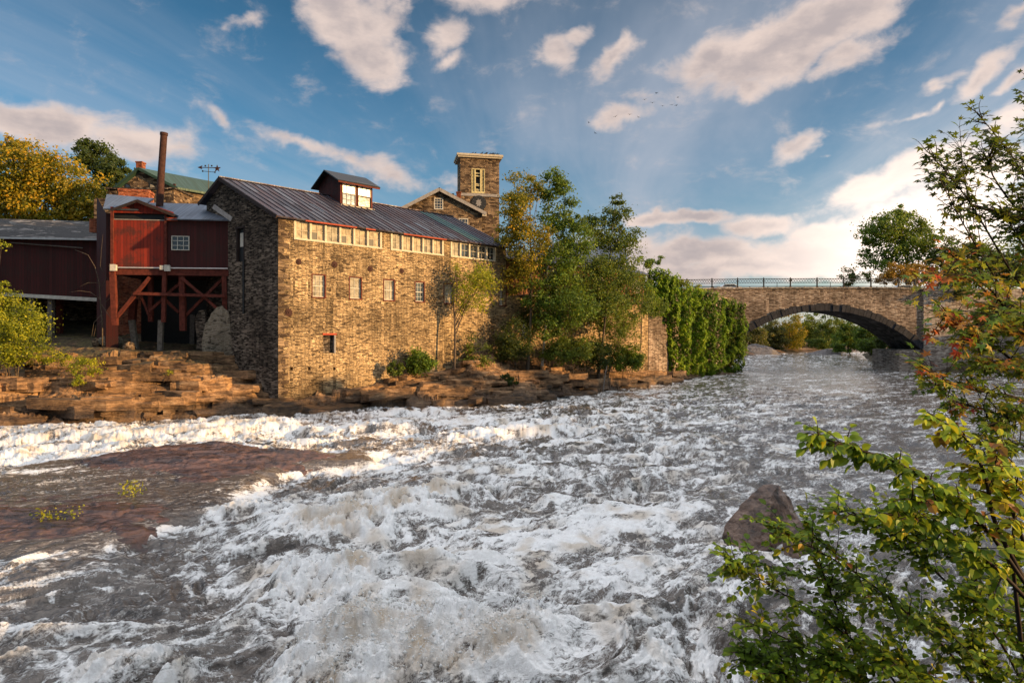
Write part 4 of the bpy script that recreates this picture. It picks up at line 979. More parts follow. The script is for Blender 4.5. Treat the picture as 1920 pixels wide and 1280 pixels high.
m2 = MB(); b0 = FL.px(155,465,.2); b1 = FL.px(20,455,.2); m2.tube([FL.p(b0[0],.2,b0[1]), FL.p(b1[0],.2,b1[1])], .05, 6); m2.build('conduit', M['grey_wood'], lb)
m2 = MB(); b0 = FL.px(186,562,.15); b1 = FL.px(0,548,.15); m2.beam(FL.p(b0[0],.15,b0[1]), FL.p(b1[0]+3,.15,b1[1]), .3, .32); m2.build('sill_beam', M['white_paint'], lb)
for xx in (96, 112, 30, 60):
    b0 = FL.px(xx,560,-.4 if xx != 112 else -2.5); q = MB(); o_ = -.4 if xx != 112 else -2.5
    q.beam(FL.p(b0[0],o_,4.0), FL.p(b0[0],o_,b0[1]+.3), .42, .42); q.build('post', O if xx == 112 else GW, lb)
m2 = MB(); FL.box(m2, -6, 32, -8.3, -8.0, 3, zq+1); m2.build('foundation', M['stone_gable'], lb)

# boulders under the shed
for (xx, yy, Yd, rx, rz_, lab) in ((210,641,54.5,.9,.5,'large rounded boulder under the red shed between the posts'), (181,644,54.5,.34,.42,'small square boulder left of the rounded boulder'), (243,659,53.6,.5,.75,'upright pale block against the leaning grey post')):
    c = P(xx, yy, Yd); V = []; Fx = []; nu, nv = 14, 9
    for j in range(nv+1):
        for k in range(nu):
            th = math.pi*j/nv; a = 2*math.pi*k/nu; n_ = 1+.10*math.sin(3*a+j)+.05*rnd.random()
            sx = math.copysign(abs(math.sin(th)*math.cos(a))**.75, math.sin(th)*math.cos(a)); sy = math.copysign(abs(math.sin(th)*math.sin(a))**.75, math.sin(th)*math.sin(a)); sz = math.copysign(abs(math.cos(th))**.75, math.cos(th))
            V.append((c.x+rx*n_*sx, c.y+rx*.8*n_*sy, c.z+rz_*n_*sz))
    for j in range(nv):
        for k in range(nu): Fx.append((j*nu+k, j*nu+(k+1) % nu, (j+1)*nu+(k+1) % nu, (j+1)*nu+k))
    q = MB(); q.add(V, Fx); q.build('boulder', M['mortar'] if rx > .8 else M['stone_house'], None, lab, 'boulder', 'boulders under the shed', smooth=True)
# ---------------------------------------------------------------- church-like house and bell tower behind
def rotframe(cx, cy, deg):
    a = R(deg); return Frame((cx, cy), (math.cos(a), math.sin(a)), (math.sin(a), -math.cos(a)))
h0 = P(903.5, 400, 84)
FH = rotframe(h0.x, h0.y, 11)                 # origin at the right front corner, +d to the right
hs = thing('gabled_stone_house', 'gabled stone house with white trim behind the mill roof', 'house', (h0.x-5, h0.y+3, 9))
Wd = 11.0; EH = CZ+(HY-397)/F_*84; RH = CZ+(HY-356)/F_*83.2
ra = FH.px(823,355)[0]; la = FH.px(752,397)[0]; DP = 13
wins = [(814,831,371,393), (860,878,409,425), (808,832,407,414)]
hl = []
for (xa, xb, ya, yb) in wins:
    a0, z1 = FH.px(xa, ya); a1, z0 = FH.px(xb, yb); hl.append((a0, a1, z0, z1))
m2 = MB(); wall_holes(FH, m2, la, 0, 9, EH, [hl[1]] if hl[1][3] < EH else [])
gx0, gx1, gz0_, gz1_ = hl[0]
# gable wall triangle with its window hole cut as strips
m2.add([FH.p(la,0,EH), FH.p(gx0,0,EH), FH.p(gx0,0,EH+(RH-EH)*(gx0-la)/(ra-la))], [(0,1,2)])
m2.add([FH.p(gx0,0,EH), FH.p(gx1,0,EH), FH.p(gx1,0,min(gz0_,RH)), FH.p(gx0,0,gz0_)], [(0,1,2,3)])
m2.add([FH.p(gx0,0,gz1_), FH.p(gx1,0,gz1_), FH.p(gx1,0,RH-(RH-EH)*(gx1-ra)/(0-ra)), FH.p(ra,0,RH), FH.p(gx0,0,EH+(RH-EH)*(gx0-la)/(ra-la))], [(0,1,2,3,4)])
m2.add([FH.p(gx1,0,EH), FH.p(0,0,EH), FH.p(gx1,0,RH-(RH-EH)*(gx1-ra)/(0-ra))], [(0,1,2)])
FH.box(m2, -.3, 0, -DP, -.001, 9, EH)
m2.build('wall', M['stone_house'], hs)
m2 = MB(); ovh = .5; pr_ = (RH-EH)/(0-ra)
m2.slab(FH.p(la-.5,ovh,EH-.5*(RH-EH)/(ra-la)+.15), FH.p(ra,ovh,RH+.15), FH.p(ra,-DP,RH+.15), FH.p(la-.5,-DP,EH-.5*(RH-EH)/(ra-la)+.15), .12)
m2.slab(FH.p(ra+.01,ovh,RH+.15), FH.p(.5,ovh,EH-.5*pr_+.15), FH.p(.5,-DP,EH-.5*pr_+.15), FH.p(ra+.01,-DP,RH+.15), .12)
m2.build('roof', M['roof'], hs)
m2 = MB(); m2.beam(FH.p(la-.5,ovh+.02,EH-.5*(RH-EH)/(ra-la)-.1), FH.p(ra,ovh+.02,RH-.1), .06, .42); m2.beam(FH.p(ra,ovh+.02,RH-.1), FH.p(.5,ovh+.02,EH-.5*pr_-.1), .06, .42)
m2.build('rake_board', M['grey_trim'], hs)
m2 = MB(); FH.box(m2, .0, .55, -DP, ovh, EH-.5*pr_-.42, EH-.5*pr_-.02); m2.build('cornice', M['cream'], hs)
for i, (a0, a1, z0, z1) in enumerate(hl[:2]): window(FH, a0, a1, z0, z1, 3, 4 if i == 0 else 2, hs, M['white_paint'], M['glass_dark'], o=-.08 if i == 0 else -.08, fw=.12, mw=.05)
m2 = MB(); FH.box(m2, hl[0][0], hl[0][1], -.5, -.4, hl[0][2], hl[0][3]); FH.box(m2, hl[1][0], hl[1][1], -.5, -.4, hl[1][2], hl[1][3]); m2.build('inner_wall', M['iron'], hs)
m2 = MB(); FH.box(m2, la-.1, 0.02, .001, .05, 9, 9.1)
for i in range(2):
    a = -3.0-2.2*i
    FHs = Frame(tuple(FH.p(0,0,0))[:2], tuple(-FH.n)[:2], tuple(FH.d)[:2])
    window(FHs, 2.0+3*i, 3.0+3*i, EH-3.2, EH-1.6, 2, 3, hs, M['white_paint'], M['glass_dark'], o=.02, fw=.12, mw=.05)

t0_ = P(936, 400, 90); FT = rotframe(t0_.x, t0_.y, 11)
tw = thing('bell_tower', 'square stone bell tower with louvred opening and white cornice', 'tower', (t0_.x-2.7, t0_.y+2, 9))
tl = FT.px(863, 380)[0]; TZ = CZ+(HY-299)/F_*90; cs = 3.4
m2 = MB(); lv_ = (FT.px(884,316)[0], FT.px(909,316)[0], FT.px(896,361)[1], FT.px(896,316.5)[1])
wall_holes(FT, m2, tl, 0, 9, TZ, [lv_]); FT.box(m2, -.3, 0, -cs, -.001, 9, TZ); FT.box(m2, tl, tl+.3, -cs, -.001, 9, TZ); FT.box(m2, tl, 0, -cs-.3, -cs, 9, TZ)
m2.build('wall', M['stone_house'], tw)
m2 = MB(); FT.box(m2, tl-.35, .35, -cs-.6, .35, TZ, TZ+.22); FT.box(m2, tl-.5, .5, -cs-.7, .5, TZ+.22, TZ+.5); m2.build('cornice', M['cream'], tw)
m2 = MB(); z_ = FT.px(896,364.5)[1]; FT.box(m2, tl-.06, .06, -.05, .1, z_-.28, z_+.1); FT.box(m2, .0, .08, -cs, -.05, z_-.28, z_+.1); m2.build('band_course', M['grey_trim'], tw)
m2 = MB(); a0, a1, z0, z1 = lv_; w3 = (a1-a0)
for i, f in enumerate((0, .27, .70, 1.0)):
    c = a0+w3*f; FT.box(m2, c-(.09 if i else 0), c+(.09 if i < 3 else 0), -.1, .04, z0, z1)
FT.box(m2, a0, a1, -.1, .03, z0-.1, z0+.12); FT.box(m2, a0, a1, -.1, .03, z1-.12, z1)
lf = m2.build('louvre_frame', plain('yellowed_paint', (.55,.47,.24), .7, .2, .4, 4.0), tw)
m2 = MB(); z = z0+.15
while z < z1-.15:
    for (f0, f1) in ((0,.27), (.27,.70), (.70,1.0)):
        if f0 == .27 and rnd.random() < .45 and z > z0+.4: continue
        q0, q1 = a0+w3*f0+.09, a0+w3*f1-.09
        m2.slab(FT.p(q0,.0,z), FT.p(q1,.0,z), FT.p(q1,-.14,z+.2), FT.p(q0,-.14,z+.2), .03)
    z += .19
m2.build('slats', plain('yellowed_slats', (.42,.36,.2), .7, .2, .5, 4.0), lf)
m2 = MB(); FT.box(m2, a0, a1, -.6, -.5, z0, z1); m2.build('louvre_back', M['iron'], tw)
# clock face, black and ruined
cc = FT.px(898, 381); m2 = MB()
m2.tube([FT.p(cc[0],.0,cc[1]), FT.p(cc[0],.12,cc[1])], [1.05,1.05], 40)
ck = m2.build('clock', M['iron'], tw, label='round black clock face missing most of its paint')
m2 = MB()
for i in range(12):
    a = i*math.pi/6; m2.beam(FT.p(cc[0]+.78*math.cos(a),.135,cc[1]+.78*math.sin(a)), FT.p(cc[0]+.95*math.cos(a),.135,cc[1]+.95*math.sin(a)), .05, .02, up=tuple(FT.n))
m2.build('hour_marks', plain('faded_marks', (.10,.10,.10), .8, .2, .3, 6.0), ck)
m2 = MB(); pts = []
for i in range(22):
    a = i*2*math.pi/22; r_ = (.42+.14*math.sin(2.3*i)+.08*rnd.random()); pts.append(FT.p(cc[0]+r_*math.cos(a)*.8-.05,.125,cc[1]+r_*math.sin(a)))
m2.poly_extrude(pts, FT.n*.012); m2.build('bare_patch', plain('bare_clock_metal', (.22,.21,.21), .7, .3, .7, 8.0), ck)
# small chimneys on the house roof
for (xx, lab) in ((860, 'small red brick chimney on the gabled house roof touching the tower'),):
    c = P(xx, 375, 86); q = MB(); q.box(c.x-.28, c.x+.28, c.y-.3, c.y+.3, c.z-2, c.z+.9); q.box(c.x-.34, c.x+.34, c.y-.36, c.y+.36, c.z+.9, c.z+1.05); q.build('chimney', M['brick'], hs)
c = P(852, 372, 86); q = MB(); q.box(c.x-.25, c.x+.22, c.y-.3, c.y+.3, c.z-2, c.z+.35); q.box(c.x-.32, c.x-.05, c.y-.3, c.y+.3, c.z+.35, c.z+.6); q.build('chimney', M['iron'], hs)

# ---------------------------------------------------------------- green-roofed stone house at the left
k0 = P(329, 375, 76); FQ = rotframe(k0.x, k0.y, 2)
gh = thing('green_roofed_house', 'brown stone house with a green metal roof and brick chimney', 'house', (k0.x-3, k0.y+3, 9))
EQ = CZ+(HY-352)/F_*76; RQ = CZ+(HY-318)/F_*76; rq = FQ.px(262,318)[0]; lq = FQ.px(222,350)[0]; 
m2 = MB(); m2.add([FQ.p(lq,0,9), FQ.p(0,0,9), FQ.p(0,0,EQ), FQ.p(rq,0,RQ), FQ.p(lq,0,EQ)], [(0,1,2,3,4)])
sde = Vector((.62,.78,0)).normalized(); c0 = FQ.p(0,0,0)
m2.add([c0+Vector((0,0,9)), c0+sde*12+Vector((0,0,9)), c0+sde*12+Vector((0,0,EQ)), c0+Vector((0,0,EQ))], [(0,1,2,3)])
m2.build('wall', M['stone_house'], gh)
m2 = MB(); rr = FQ.p(rq,.4,RQ+.12); e_ = FQ.p(.4,.4,EQ-.05); e2 = FQ.p(lq-.4,.4,EQ-.15)
m2.slab(e_, e_+sde*13, rr+sde*13, rr, .14); m2.slab(rr, rr+sde*13, e2+sde*13, e2, .14); m2.build('roof', M['roof_green'], gh)
m2 = MB(); m2.beam(e_-Vector((0,0,.12)), rr-Vector((0,0,.12)), .06, .3); m2.beam(rr-Vector((0,0,.12)), e2-Vector((0,0,.12)), .06, .3); m2.beam(e_-Vector((0,0,.1)), e_+sde*13-Vector((0,0,.1)), .08, .25); m2.build('trim', M['roof_green'], gh)
c = P(264, 312, 77); q = MB(); q.box(c.x-.36, c.x+.36, c.y-.4, c.y+.4, c.z-1.2, c.z+.35); q.box(c.x-.42, c.x+.42, c.y-.46, c.y+.46, c.z+.35, c.z+.5); q.build('chimney', M['brick'], gh)
# arched half-round windows
for xx, mt, nm in ((287, 'glass_curtain', 'pale'), (241, 'glass_dark', 'dark')):
    a, z = FQ.px(xx, 358); pts = [FQ.p(a-.32,.03,z-.0), FQ.p(a+.32,.03,z-.0)]+[FQ.p(a-.32+.64*math.cos(t_*math.pi/12),.03,z+.78*math.sin(t_*math.pi/12)) for t_ in range(0, 7)]
    q = MB(); big_ = [FQ.p(a-.45,.01,z-.12), FQ.p(a+.45,.01,z-.12)]+[FQ.p(a-.45+.9*math.cos(t_*math.pi/12),.01,z+.95*math.sin(t_*math.pi/12)) for t_ in range(0, 7)]
    q.poly_extrude(big_, FQ.n*.02); w_ = q.build('arched_window', M['iron'], gh)
    q = MB(); q.poly_extrude(pts, FQ.n*.02); q.build('pane', M[mt], w_)
q = MB(); q.box(c0.x-.12, c0.x+.12, c0.y-.35, c0.y-.1, 15, EQ+.4); q.build('corner_pipe', M['rust'], gh)
# lower stone wing to its left
FW = Frame((P(226,365,72).x, 72), (1,0), (0,-1))
lw_ = thing('low_stone_wing', 'low brown stone wing behind the brick chimney', 'building', (-44,73,9))
q = MB(); FW.box(q, -3.0, 6, -4, 0, 9, CZ+(HY-372)/F_*72); FW.box(q, -1.4, 6, -4, -.01, CZ+(HY-372)/F_*72, CZ+(HY-355)/F_*72); q.build('wall', M['stone_house'], lw_)
q = MB(); FW.box(q, -1.6, 6.2, -4.2, .2, CZ+(HY-355)/F_*72, CZ+(HY-352)/F_*72); q.build('coping', M['stone_gable'], lw_)

# weather vane
wv = thing('weather_vane', 'tall metal weather vane with a star tail and arrow head', 'weather vane', tuple(P(391,380,70)))
m2 = MB(); top = P(391,308,70); m2.tube([P(391,380,70), top], .045, 6); m2.build('pole', M['iron'], wv)
m2 = MB(); m2.tube([P(377,314,70), P(408,315,70)], .04, 6); m2.build('arrow_shaft', M['rust'], wv)
m2 = MB(); c = P(376,314,70); m2.poly_extrude([c+Vector((-.35,0,0)), c+Vector((.2,0,.22)), c+Vector((.1,0,0)), c+Vector((.2,0,-.22))], (0,.04,0)); m2.build('arrow_head', M['rust'], wv)
m2 = MB(); c = P(407,316,70); m2.poly_extrude([c+Vector((math.cos(R(90+36*i))*(.42 if i % 2 == 0 else .17),0,math.sin(R(90+36*i))*(.42 if i % 2 == 0 else .17))) for i in range(10)], (0,.05,0)); m2.build('star', M['rust'], wv)
m2 = MB(); m2.tube([P(380,321,70), P(403,323,70)], .03, 6); m2.tube([P(391,322,69.2), P(391,322,70.8)], .03, 6)
for (xx, yy) in ((380,321), (403,323), (385,311), (397,311)): m2.tube([P(xx-1,yy,70), P(xx+1,yy,70)], .09, 6)
m2.build('compass_arms', M['iron'], wv)

# grey roof and white gable glimpsed through the trees
gb_ = thing('distant_grey_roofed_house', 'grey roofed house mostly hidden behind the riverside trees', 'house', tuple(P(1110,520,105)))
q = MB(); a = P(1040,540,105); b = P(1172,540,105); q.box(a.x, b.x, 105, 113, 10, CZ+(HY-492)/F_*105); q.build('wall', M['white_paint'], gb_)
q = MB(); zl = CZ+(HY-493)/F_*105; zr_ = CZ+(HY-455)/F_*109; q.slab((a.x-.5,104.5,zl), (b.x+.5,104.5,zl), (b.x+.5,109,zr_), (a.x-.5,109,zr_), .15); q.slab((a.x-.5,109.01,zr_), (b.x+.5,109.01,zr_), (b.x+.5,113.5,zl), (a.x-.5,113.5,zl), .15); q.build('roof', M['roof_blue'], gb_)
q = MB(); c = P(1166,470,108); q.box(c.x-.5, c.x+.5, 107.6, 108.6, c.z-2, c.z+.8); q.build('chimney', M['brick'], gb_)

# ---------------------------------------------------------------- the stone arch bridge
BY = 108.0; DZ = CZ+(HY-541)/F_*BY; BD = 8.5
br = thing('stone_arch_bridge', 'single span stone arch bridge with iron railing across the river', 'bridge', (52.6, BY+4, 0))
XC = 52.6; HS = 16.4; ZA = 10.15; ZS = 3.6; RR = (HS**2+(ZA-ZS)**2)/(2*(ZA-ZS)); ZC = ZA-RR
def arch(x_, r=RR): return ZC+math.sqrt(max(r*r-(x_-XC)**2, 0))
n = 64; xsA = [XC-HS+2*HS*i/n for i in range(n+1)]
def topz(x_): return DZ+.28*max(0, 1-((x_-XC)/28)**2)-.25
X0, X1 = 22.0, 112.0
m2 = MB()
for yy, flip in ((BY, 0), (BY+BD, 1)):
    for i in range(n):
        a, b = xsA[i], xsA[i+1]; m2.add([(a,yy,arch(a)), (b,yy,arch(b)), (b,yy,topz(b)), (a,yy,topz(a))], [(0,1,2,3)])
    for (a, b) in ((X0, xsA[0]), (xsA[-1], X1)):
        k = 12
        for i in range(k):
            p_, q_ = a+(b-a)*i/k, a+(b-a)*(i+1)/k; m2.add([(p_,yy,-1.6), (q_,yy,-1.6), (q_,yy,topz(q_)), (p_,yy,topz(p_))], [(0,1,2,3)])
m2.add([(X0,BY,-1.6), (X0,BY+BD,-1.6), (X0,BY+BD,DZ-.3), (X0,BY,DZ-.3)], [(0,1,2,3)])
for s_ in (0, n): a = xsA[s_]; m2.add([(a,BY,-1.6), (a,BY+BD,-1.6), (a,BY+BD,ZS), (a,BY,ZS)], [(0,1,2,3)])
m2.build('spandrel_wall', M['stone_bridge'], br)
m2 = MB()
for i in range(n): a, b = xsA[i], xsA[i+1]; m2.add([(a,BY+.02,arch(a)), (b,BY+.02,arch(b)), (b,BY+BD-.02,arch(b)), (a,BY+BD-.02,arch(a))], [(0,1,2,3)])
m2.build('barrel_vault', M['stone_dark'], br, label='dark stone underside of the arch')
m2 = MB(); nv_ = 50; TH0, TH1 = math.asin(-HS/RR), math.asin(HS/RR)
cuts = [TH0+(TH1-TH0)*(i+rnd.uniform(-.22,.22)*(0 < i < nv_))/nv_ for i in range(nv_+1)]
for i in range(nv_):
    a, b = cuts[i]+.0012, cuts[i+1]-.0012; ro = RR+1.1+rnd.uniform(-.12,.14); pr2 = BY-.10-rnd.uniform(0,.14); ri = RR-.02+rnd.uniform(-.05,0)
    f = lambda t_, r_, y_: (XC+r_*math.sin(t_), y_, ZC+r_*math.cos(t_))
    m2.hexa([f(a,ri,pr2), f(b,ri,pr2), f(b,ri,BY+.5), f(a,ri,BY+.5), f(a,ro,pr2), f(b,ro,pr2), f(b,ro,BY+.5), f(a,ro,BY+.5)])
m2.build('arch_ring', M['voussoir'], br, label='ring of dark wedge stones round the arch')
m2 = MB()
for i in range(60):
    a = X0+(X1-X0)*i/60; b = X0+(X1-X0)*(i+1)/60-.03; z = topz(a)
    m2.hexa([(a,BY-.18,z-.02), (b,BY-.18,topz(b)-.02), (b,BY+.4,topz(b)-.02), (a,BY+.4,z-.02), (a,BY-.18,z+.22+.03*rnd.random()), (b,BY-.18,topz(b)+.23), (b,BY+.4,topz(b)+.23), (a,BY+.4,z+.23)])
m2.build('coping', M['stone_pier'], br)
m2 = MB()
k = 14
for i in range(k):
    p_, q_ = 69.3+(X1-69.3)*i/k, 69.3+(X1-69.3)*(i+1)/k; m2.hexa([(p_,BY-.28,-1.6), (q_,BY-.28,-1.6), (q_,BY-.01,-1.6), (p_,BY-.01,-1.6), (p_,BY-.28,topz(p_)-.03), (q_,BY-.28,topz(q_)-.03), (q_,BY-.01,topz(q_)-.03), (p_,BY-.01,topz(p_)-.03)])
m2.build('abutment', M['stone_pier'], br, label='paler coarse stone abutment at the right bank')
# footing rocks of the arch at right
m2 = MB(); m2.box(65.5, 69.0, BY+.2, BY+BD-.2, -1.6, 3.5); m2.build('footing', M['stone_pier'], br)
m2 = MB(); c = P(1741.5,629,BY-.3); m2.box(c.x-.55, c.x+.55, BY-.34, BY-.285, c.z-.38, c.z+.38); m2.build('white_plate', M['white_paint'], br)
m2 = MB(); c = P(1741.5,607,BY-.3); m2.box(c.x-.5, c.x+.5, BY-.34, BY-.285, c.z-.16, c.z+.16); m2.build('blue_plate', plain('blue_plate', (.10,.18,.26), .5, .4, .1), br)
m2 = MB(); c = P(1760,568,BY-.3)
for i in range(9): m2.box(c.x-1.0+.24*i, c.x-.85+.24*i, BY-.33, BY-.285, c.z-.7+.1*rnd.random(), c.z+.5*rnd.random())
m2.build('pale_smears', plain('lime_smears', (.42,.38,.35), .9, .1, .4, 4.0), br)
m2 = MB(); m2.box(X0-14, X1+60, BY+.45, BY+BD-.3, 12.8, 13.35); m2.build('road', M['asphalt'], label='asphalt road crossing the bridge deck', cat='road', kind='structure')
# railing
rl = thing('bridge_railing', 'black iron railing with diamond lattice along the near bridge edge', 'railing', (50, BY+.1, DZ))
def rt(x_): return topz(x_)+.24
px_posts = [1240,1288,1335,1383,1432,1482,1532,1582,1633,1685,1716]
px_posts = [(p-960)/F_*(BY+.1) for p in px_posts]+[72.9, 77.5]
RHt = 1.42
for a in px_posts:
    q = MB(); q.box(a-.09, a+.09, BY+.02, BY+.2, rt(a), rt(a)+RHt+.12); q.box(a-.13, a+.13, BY-.02, BY+.24, rt(a), rt(a)+.12); q.tube([(a,BY+.11,rt(a)+RHt+.12), (a,BY+.11,rt(a)+RHt+.26)], [.09,.03], 8)
    q.build('railing_post', M['iron'], rl)
for zz, hh, nm in ((RHt, .10, 'top_rail'), (RHt*.50, .06, 'middle_rail'), (.16, .06, 'bottom_rail')):
    q = MB()
    for i in range(len(px_posts)-1):
        a, b = px_posts[i], px_posts[i+1]; q.beam((a,BY+.11,rt(a)+zz), (b,BY+.11,rt(b)+zz), .08, hh)
    q.build(nm, M['iron'], rl)
for i in range(len(px_posts)-1):
    a, b = px_posts[i], px_posts[i+1]; q = MB(); nn = max(4, int((b-a)/.42)); zl, zh = RHt*.54, RHt*.97
    for j in range(nn):
        p0 = a+(b-a)*j/nn; p1 = a+(b-a)*(j+1)/nn; z = rt((p0+p1)/2)
        q.beam((p0,BY+.10,z+zl), (p1,BY+.10,z+zh), .045, .045); q.beam((p0,BY+.12,z+zh), (p1,BY+.12,z+zl), .045, .045)
    if i % 2 == 0: mid_ = (a+b)/2; q.beam((mid_,BY+.11,rt(mid_)), (mid_,BY+.11,rt(mid_)+zl), .07, .07)
    q.build('lattice_panel', M['iron'], rl)
c = px_posts[5]; q = MB(); q.box(c-.22, c+.22, BY-.02, BY+.0, rt(c)+.95, rt(c)+1.45); q.build('plaque', M['iron'], rl)
# far railing
fr = thing('bridge_railing', 'black iron railing along the far edge of the bridge behind the cars', 'railing', (50, BY+BD-.2, DZ))
q = MB(); m3 = MB()
for i in range(16):
    a = 30+i*3.3; q.box(a-.06, a+.06, BY+BD-.26, BY+BD-.14, DZ-.6, DZ+1.0)
q.build('posts', M['iron'], fr)
m3.box(28, 82, BY+BD-.24, BY+BD-.16, DZ+.95, DZ+1.05); m3.box(28, 82, BY+BD-.24, BY+BD-.16, DZ+.4, DZ+.46); m3.build('rails', M['iron'], fr)
# cars on the bridge
def make_car(x_, y_, lab, mat, first=True):
    r_ = thing('car', lab, 'car', (x_, y_, 13.35), 'cars on the bridge')
    prof = [(-2.2,.35),(-2.25,.75),(-2.1,.92),(-1.3,1.0),(-.75,1.42),(.85,1.46),(1.75,1.0),(2.2,.92),(2.25,.4)]
    q = MB(); q.poly_extrude([(x_+a, y_-.85, 13.35+b) for a, b in prof], (0,1.7,0)); bd = q.build('body', mat, r_)
    q = MB(); q.poly_extrude([(x_+a, y_-.87, 13.35+b) for a, b in ((-1.15,1.02),(-.7,1.36),(.8,1.40),(1.5,1.02))], (0,1.74,0)); q.build('side_windows', M['glass_dark'], r_)
    for a in (-1.4, 1.4):
        for s_ in (-.86, .66):
            q = MB(); q.tube([(x_+a, y_+s_, 13.35+.33), (x_+a, y_+s_+.2, 13.35+.33)], .33, 16); wl = q.build('wheel', M['rubber'], r_)
            q = MB(); yb = y_+s_-.012 if s_ < 0 else y_+s_+.2; q.tube([(x_+a, yb, 13.68), (x_+a, yb+.012, 13.68)], .2, 12); q.build('rim', M['galv'], wl)
    return r_
make_car((1362-960)/F_*112, 111.3, 'white car crossing the bridge near its left end', M['car_white'])
make_car((1692-960)/F_*113.5, 113.6, 'white car behind the railing at the right end of the bridge', M['car_white'])
# bunting of striped fans on the railing at the right
bt = thing('bunting', 'red white and blue striped bunting fans on the right end of the railing', 'bunting', (71, BY-.05, DZ))
reds = plain('red_cloth', (.45,.04,.04), .8); whs = plain('white_cloth', (.7,.68,.66), .8); bls = plain('blue_cloth', (.04,.06,.2), .8)
for j, xx in enumerate((1728, 1741, 1754)):
    c = P(xx, 531, BY-.05); parts_ = {0: MB(), 1: MB(), 2: MB()}
    for ring, (r0_, r1_, ci) in enumerate(((0,.2,2),(.2,.32,1),(.32,.44,0),(.44,.52,1),(.52,.62,0))):
        for i in range(8):
            t0, t1 = math.pi+math.pi*i/8, math.pi+math.pi*(i+1)/8; yo = .03*(i % 2)
            A_ = [Vector((c.x+r_*math.cos(t_)*.95, BY-.05-yo, c.z+.45+r_*math.sin(t_))) for r_, t_ in ((r0_+.001,t0), (r1_,t0), (r1_,t1), (r0_+.001,t1))]
            parts_[ci].poly_extrude(A_, (0,.02,0))
    for ci, mt_, nm in ((0, reds, 'red_stripes'), (1, whs, 'white_stripes'), (2, bls, 'blue_centre')): parts_[ci].build(nm, mt_, bt)
# flag pole with a furled flag
fp = thing('flagpole', 'thin white flagpole with a furled red and white flag behind the bridge', 'flagpole', tuple(P(1797,540,125)))
q = MB(); q.tube([P(1797,545,125), P(1797,470,125)], .09, 8); q.build('pole', M['white_paint'], fp)
q = MB(); c = P(1796,483,124.9); q.tube([c+Vector((0,0,1.3)), c+Vector((-.1,0,.5)), c+Vector((.05,0,-.6)), c+Vector((-.05,0,-1.3))], [.05,.22,.26,.1], 8); q.build('flag', reds, fp)

# ---------------------------------------------------------------- boulder in the river
def rock(name, c, rx, ry, rz_, seed, mat, lab, peak=(0,0), group=None, cat='boulder', nu=60, nv=36):
    a = np.linspace(0, 2*math.pi, nu, endpoint=False); th = np.linspace(0.001, math.pi*.62, nv)
    A_, T_ = np.meshgrid(a, th); ux = np.sin(T_)*np.cos(A_); uy = np.sin(T_)*np.sin(A_); uz = np.cos(T_)
    # facets: radius limited by random planes
    rg_ = np.random.default_rng(seed); r_ = np.full(ux.shape, 1.35)
    for i in range(15):
        nvx = rg_.normal(size=3); nvx[2] = abs(nvx[2])*.7; nvx /= np.linalg.norm(nvx); dd_ = rg_.uniform(.72, 1.05)
        dt = ux*nvx[0]+uy*nvx[1]+uz*nvx[2]; r_ = np.where(dt > .05, np.minimum(r_, dd_/np.maximum(dt, .05)), r_)
    r_ = r_*(1+.05*fbm(A_*2+uz*3, T_*4, 4, seed)+.02*fbm(ux*12, uy*12+uz*9, 3, seed+3))
    zz = uz*r_; X_ = c[0]+rx*ux*r_+peak[0]*zz; Y_ = c[1]+ry*uy*r_+peak[1]*zz; Z_ = c[2]+rz_*zz
    V = np.stack([X_, Y_, Z_], -1).reshape(-1, 3); i = np.arange(nv-1)[:, None]*nu+np.arange(nu)[None, :]; j = np.arange(nv-1)[:, None]*nu+(np.arange(nu)[None, :]+1) % nu
    Fc = np.stack([i, j, j+nu, i+nu], -1).reshape(-1, 4)
    return np_mesh(name, V, Fc, mat, smooth=False, label=lab, cat=cat, group=group)
import bmesh
def hull_rock(name, pts, mat, lab, cat='boulder', rough=.035, seed=1, sub=5):
    bm = bmesh.new(); [bm.verts.new(p) for p in pts]; r_ = bmesh.ops.convex_hull(bm, input=bm.verts)
    for v in [v for v in bm.verts if not v.link_faces]: bm.verts.remove(v)
    bmesh.ops.triangulate(bm, faces=bm.faces[:])
    for _ in range(sub):
        ed = [e for e in bm.edges if e.calc_length() > .07]
        if not ed: break
        bmesh.ops.subdivide_edges(bm, edges=ed, cuts=1); bmesh.ops.triangulate(bm, faces=bm.faces[:])
    bm.normal_update(); co_ = np.array([v.co[:] for v in bm.verts]); nr_ = np.array([v.normal[:] for v in bm.verts])
    d_ = rough*(fbm(co_[:,0]*2.2+co_[:,1], co_[:,2]*2.2+co_[:,1]*.7, 5, seed)*1.3+.3*fbm(co_[:,0]*11, co_[:,2]*11+co_[:,1]*5, 3, seed+2))
    co_ = co_+nr_*d_[:, None]
    bm.verts.ensure_lookup_table(); fc = np.array([[v.index for v in f.verts] for f in bm.faces]); bm.free()
    return np_mesh(name, co_, fc, mat, smooth=False, label=lab, cat=cat)
def PW(px, py, Y): return tuple(P(px, py, Y))
hull_rock('boulder', [PW(1432,908,20.3), PW(1460,908,20.5), PW(1480,930,20.4), PW(1404,930,20.2), PW(1358,985,20.0), PW(1350,1030,19.8), PW(1515,1050,19.6), PW(1502,985,20.3), PW(1440,1060,18.6), PW(1395,1040,18.9), PW(1446,928,19.8), PW(1420,1000,21.4), PW(1500,1000,21.3), PW(1370,1010,21.1)], M['boulder'], 'large pointed granite boulder standing in the river rapids', seed=12)
hull_rock('boulder', [PW(1478,972,18.7), PW(1505,976,18.6), PW(1465,990,18.4), PW(1522,1000,18.6), PW(1530,1045,18.3), PW(1470,1050,18.0), PW(1500,1050,17.7), PW(1520,1030,19.2), PW(1480,1020,19.2)], M['boulder'], 'smaller dark boulder at the right foot of the pointed boulder', seed=7)
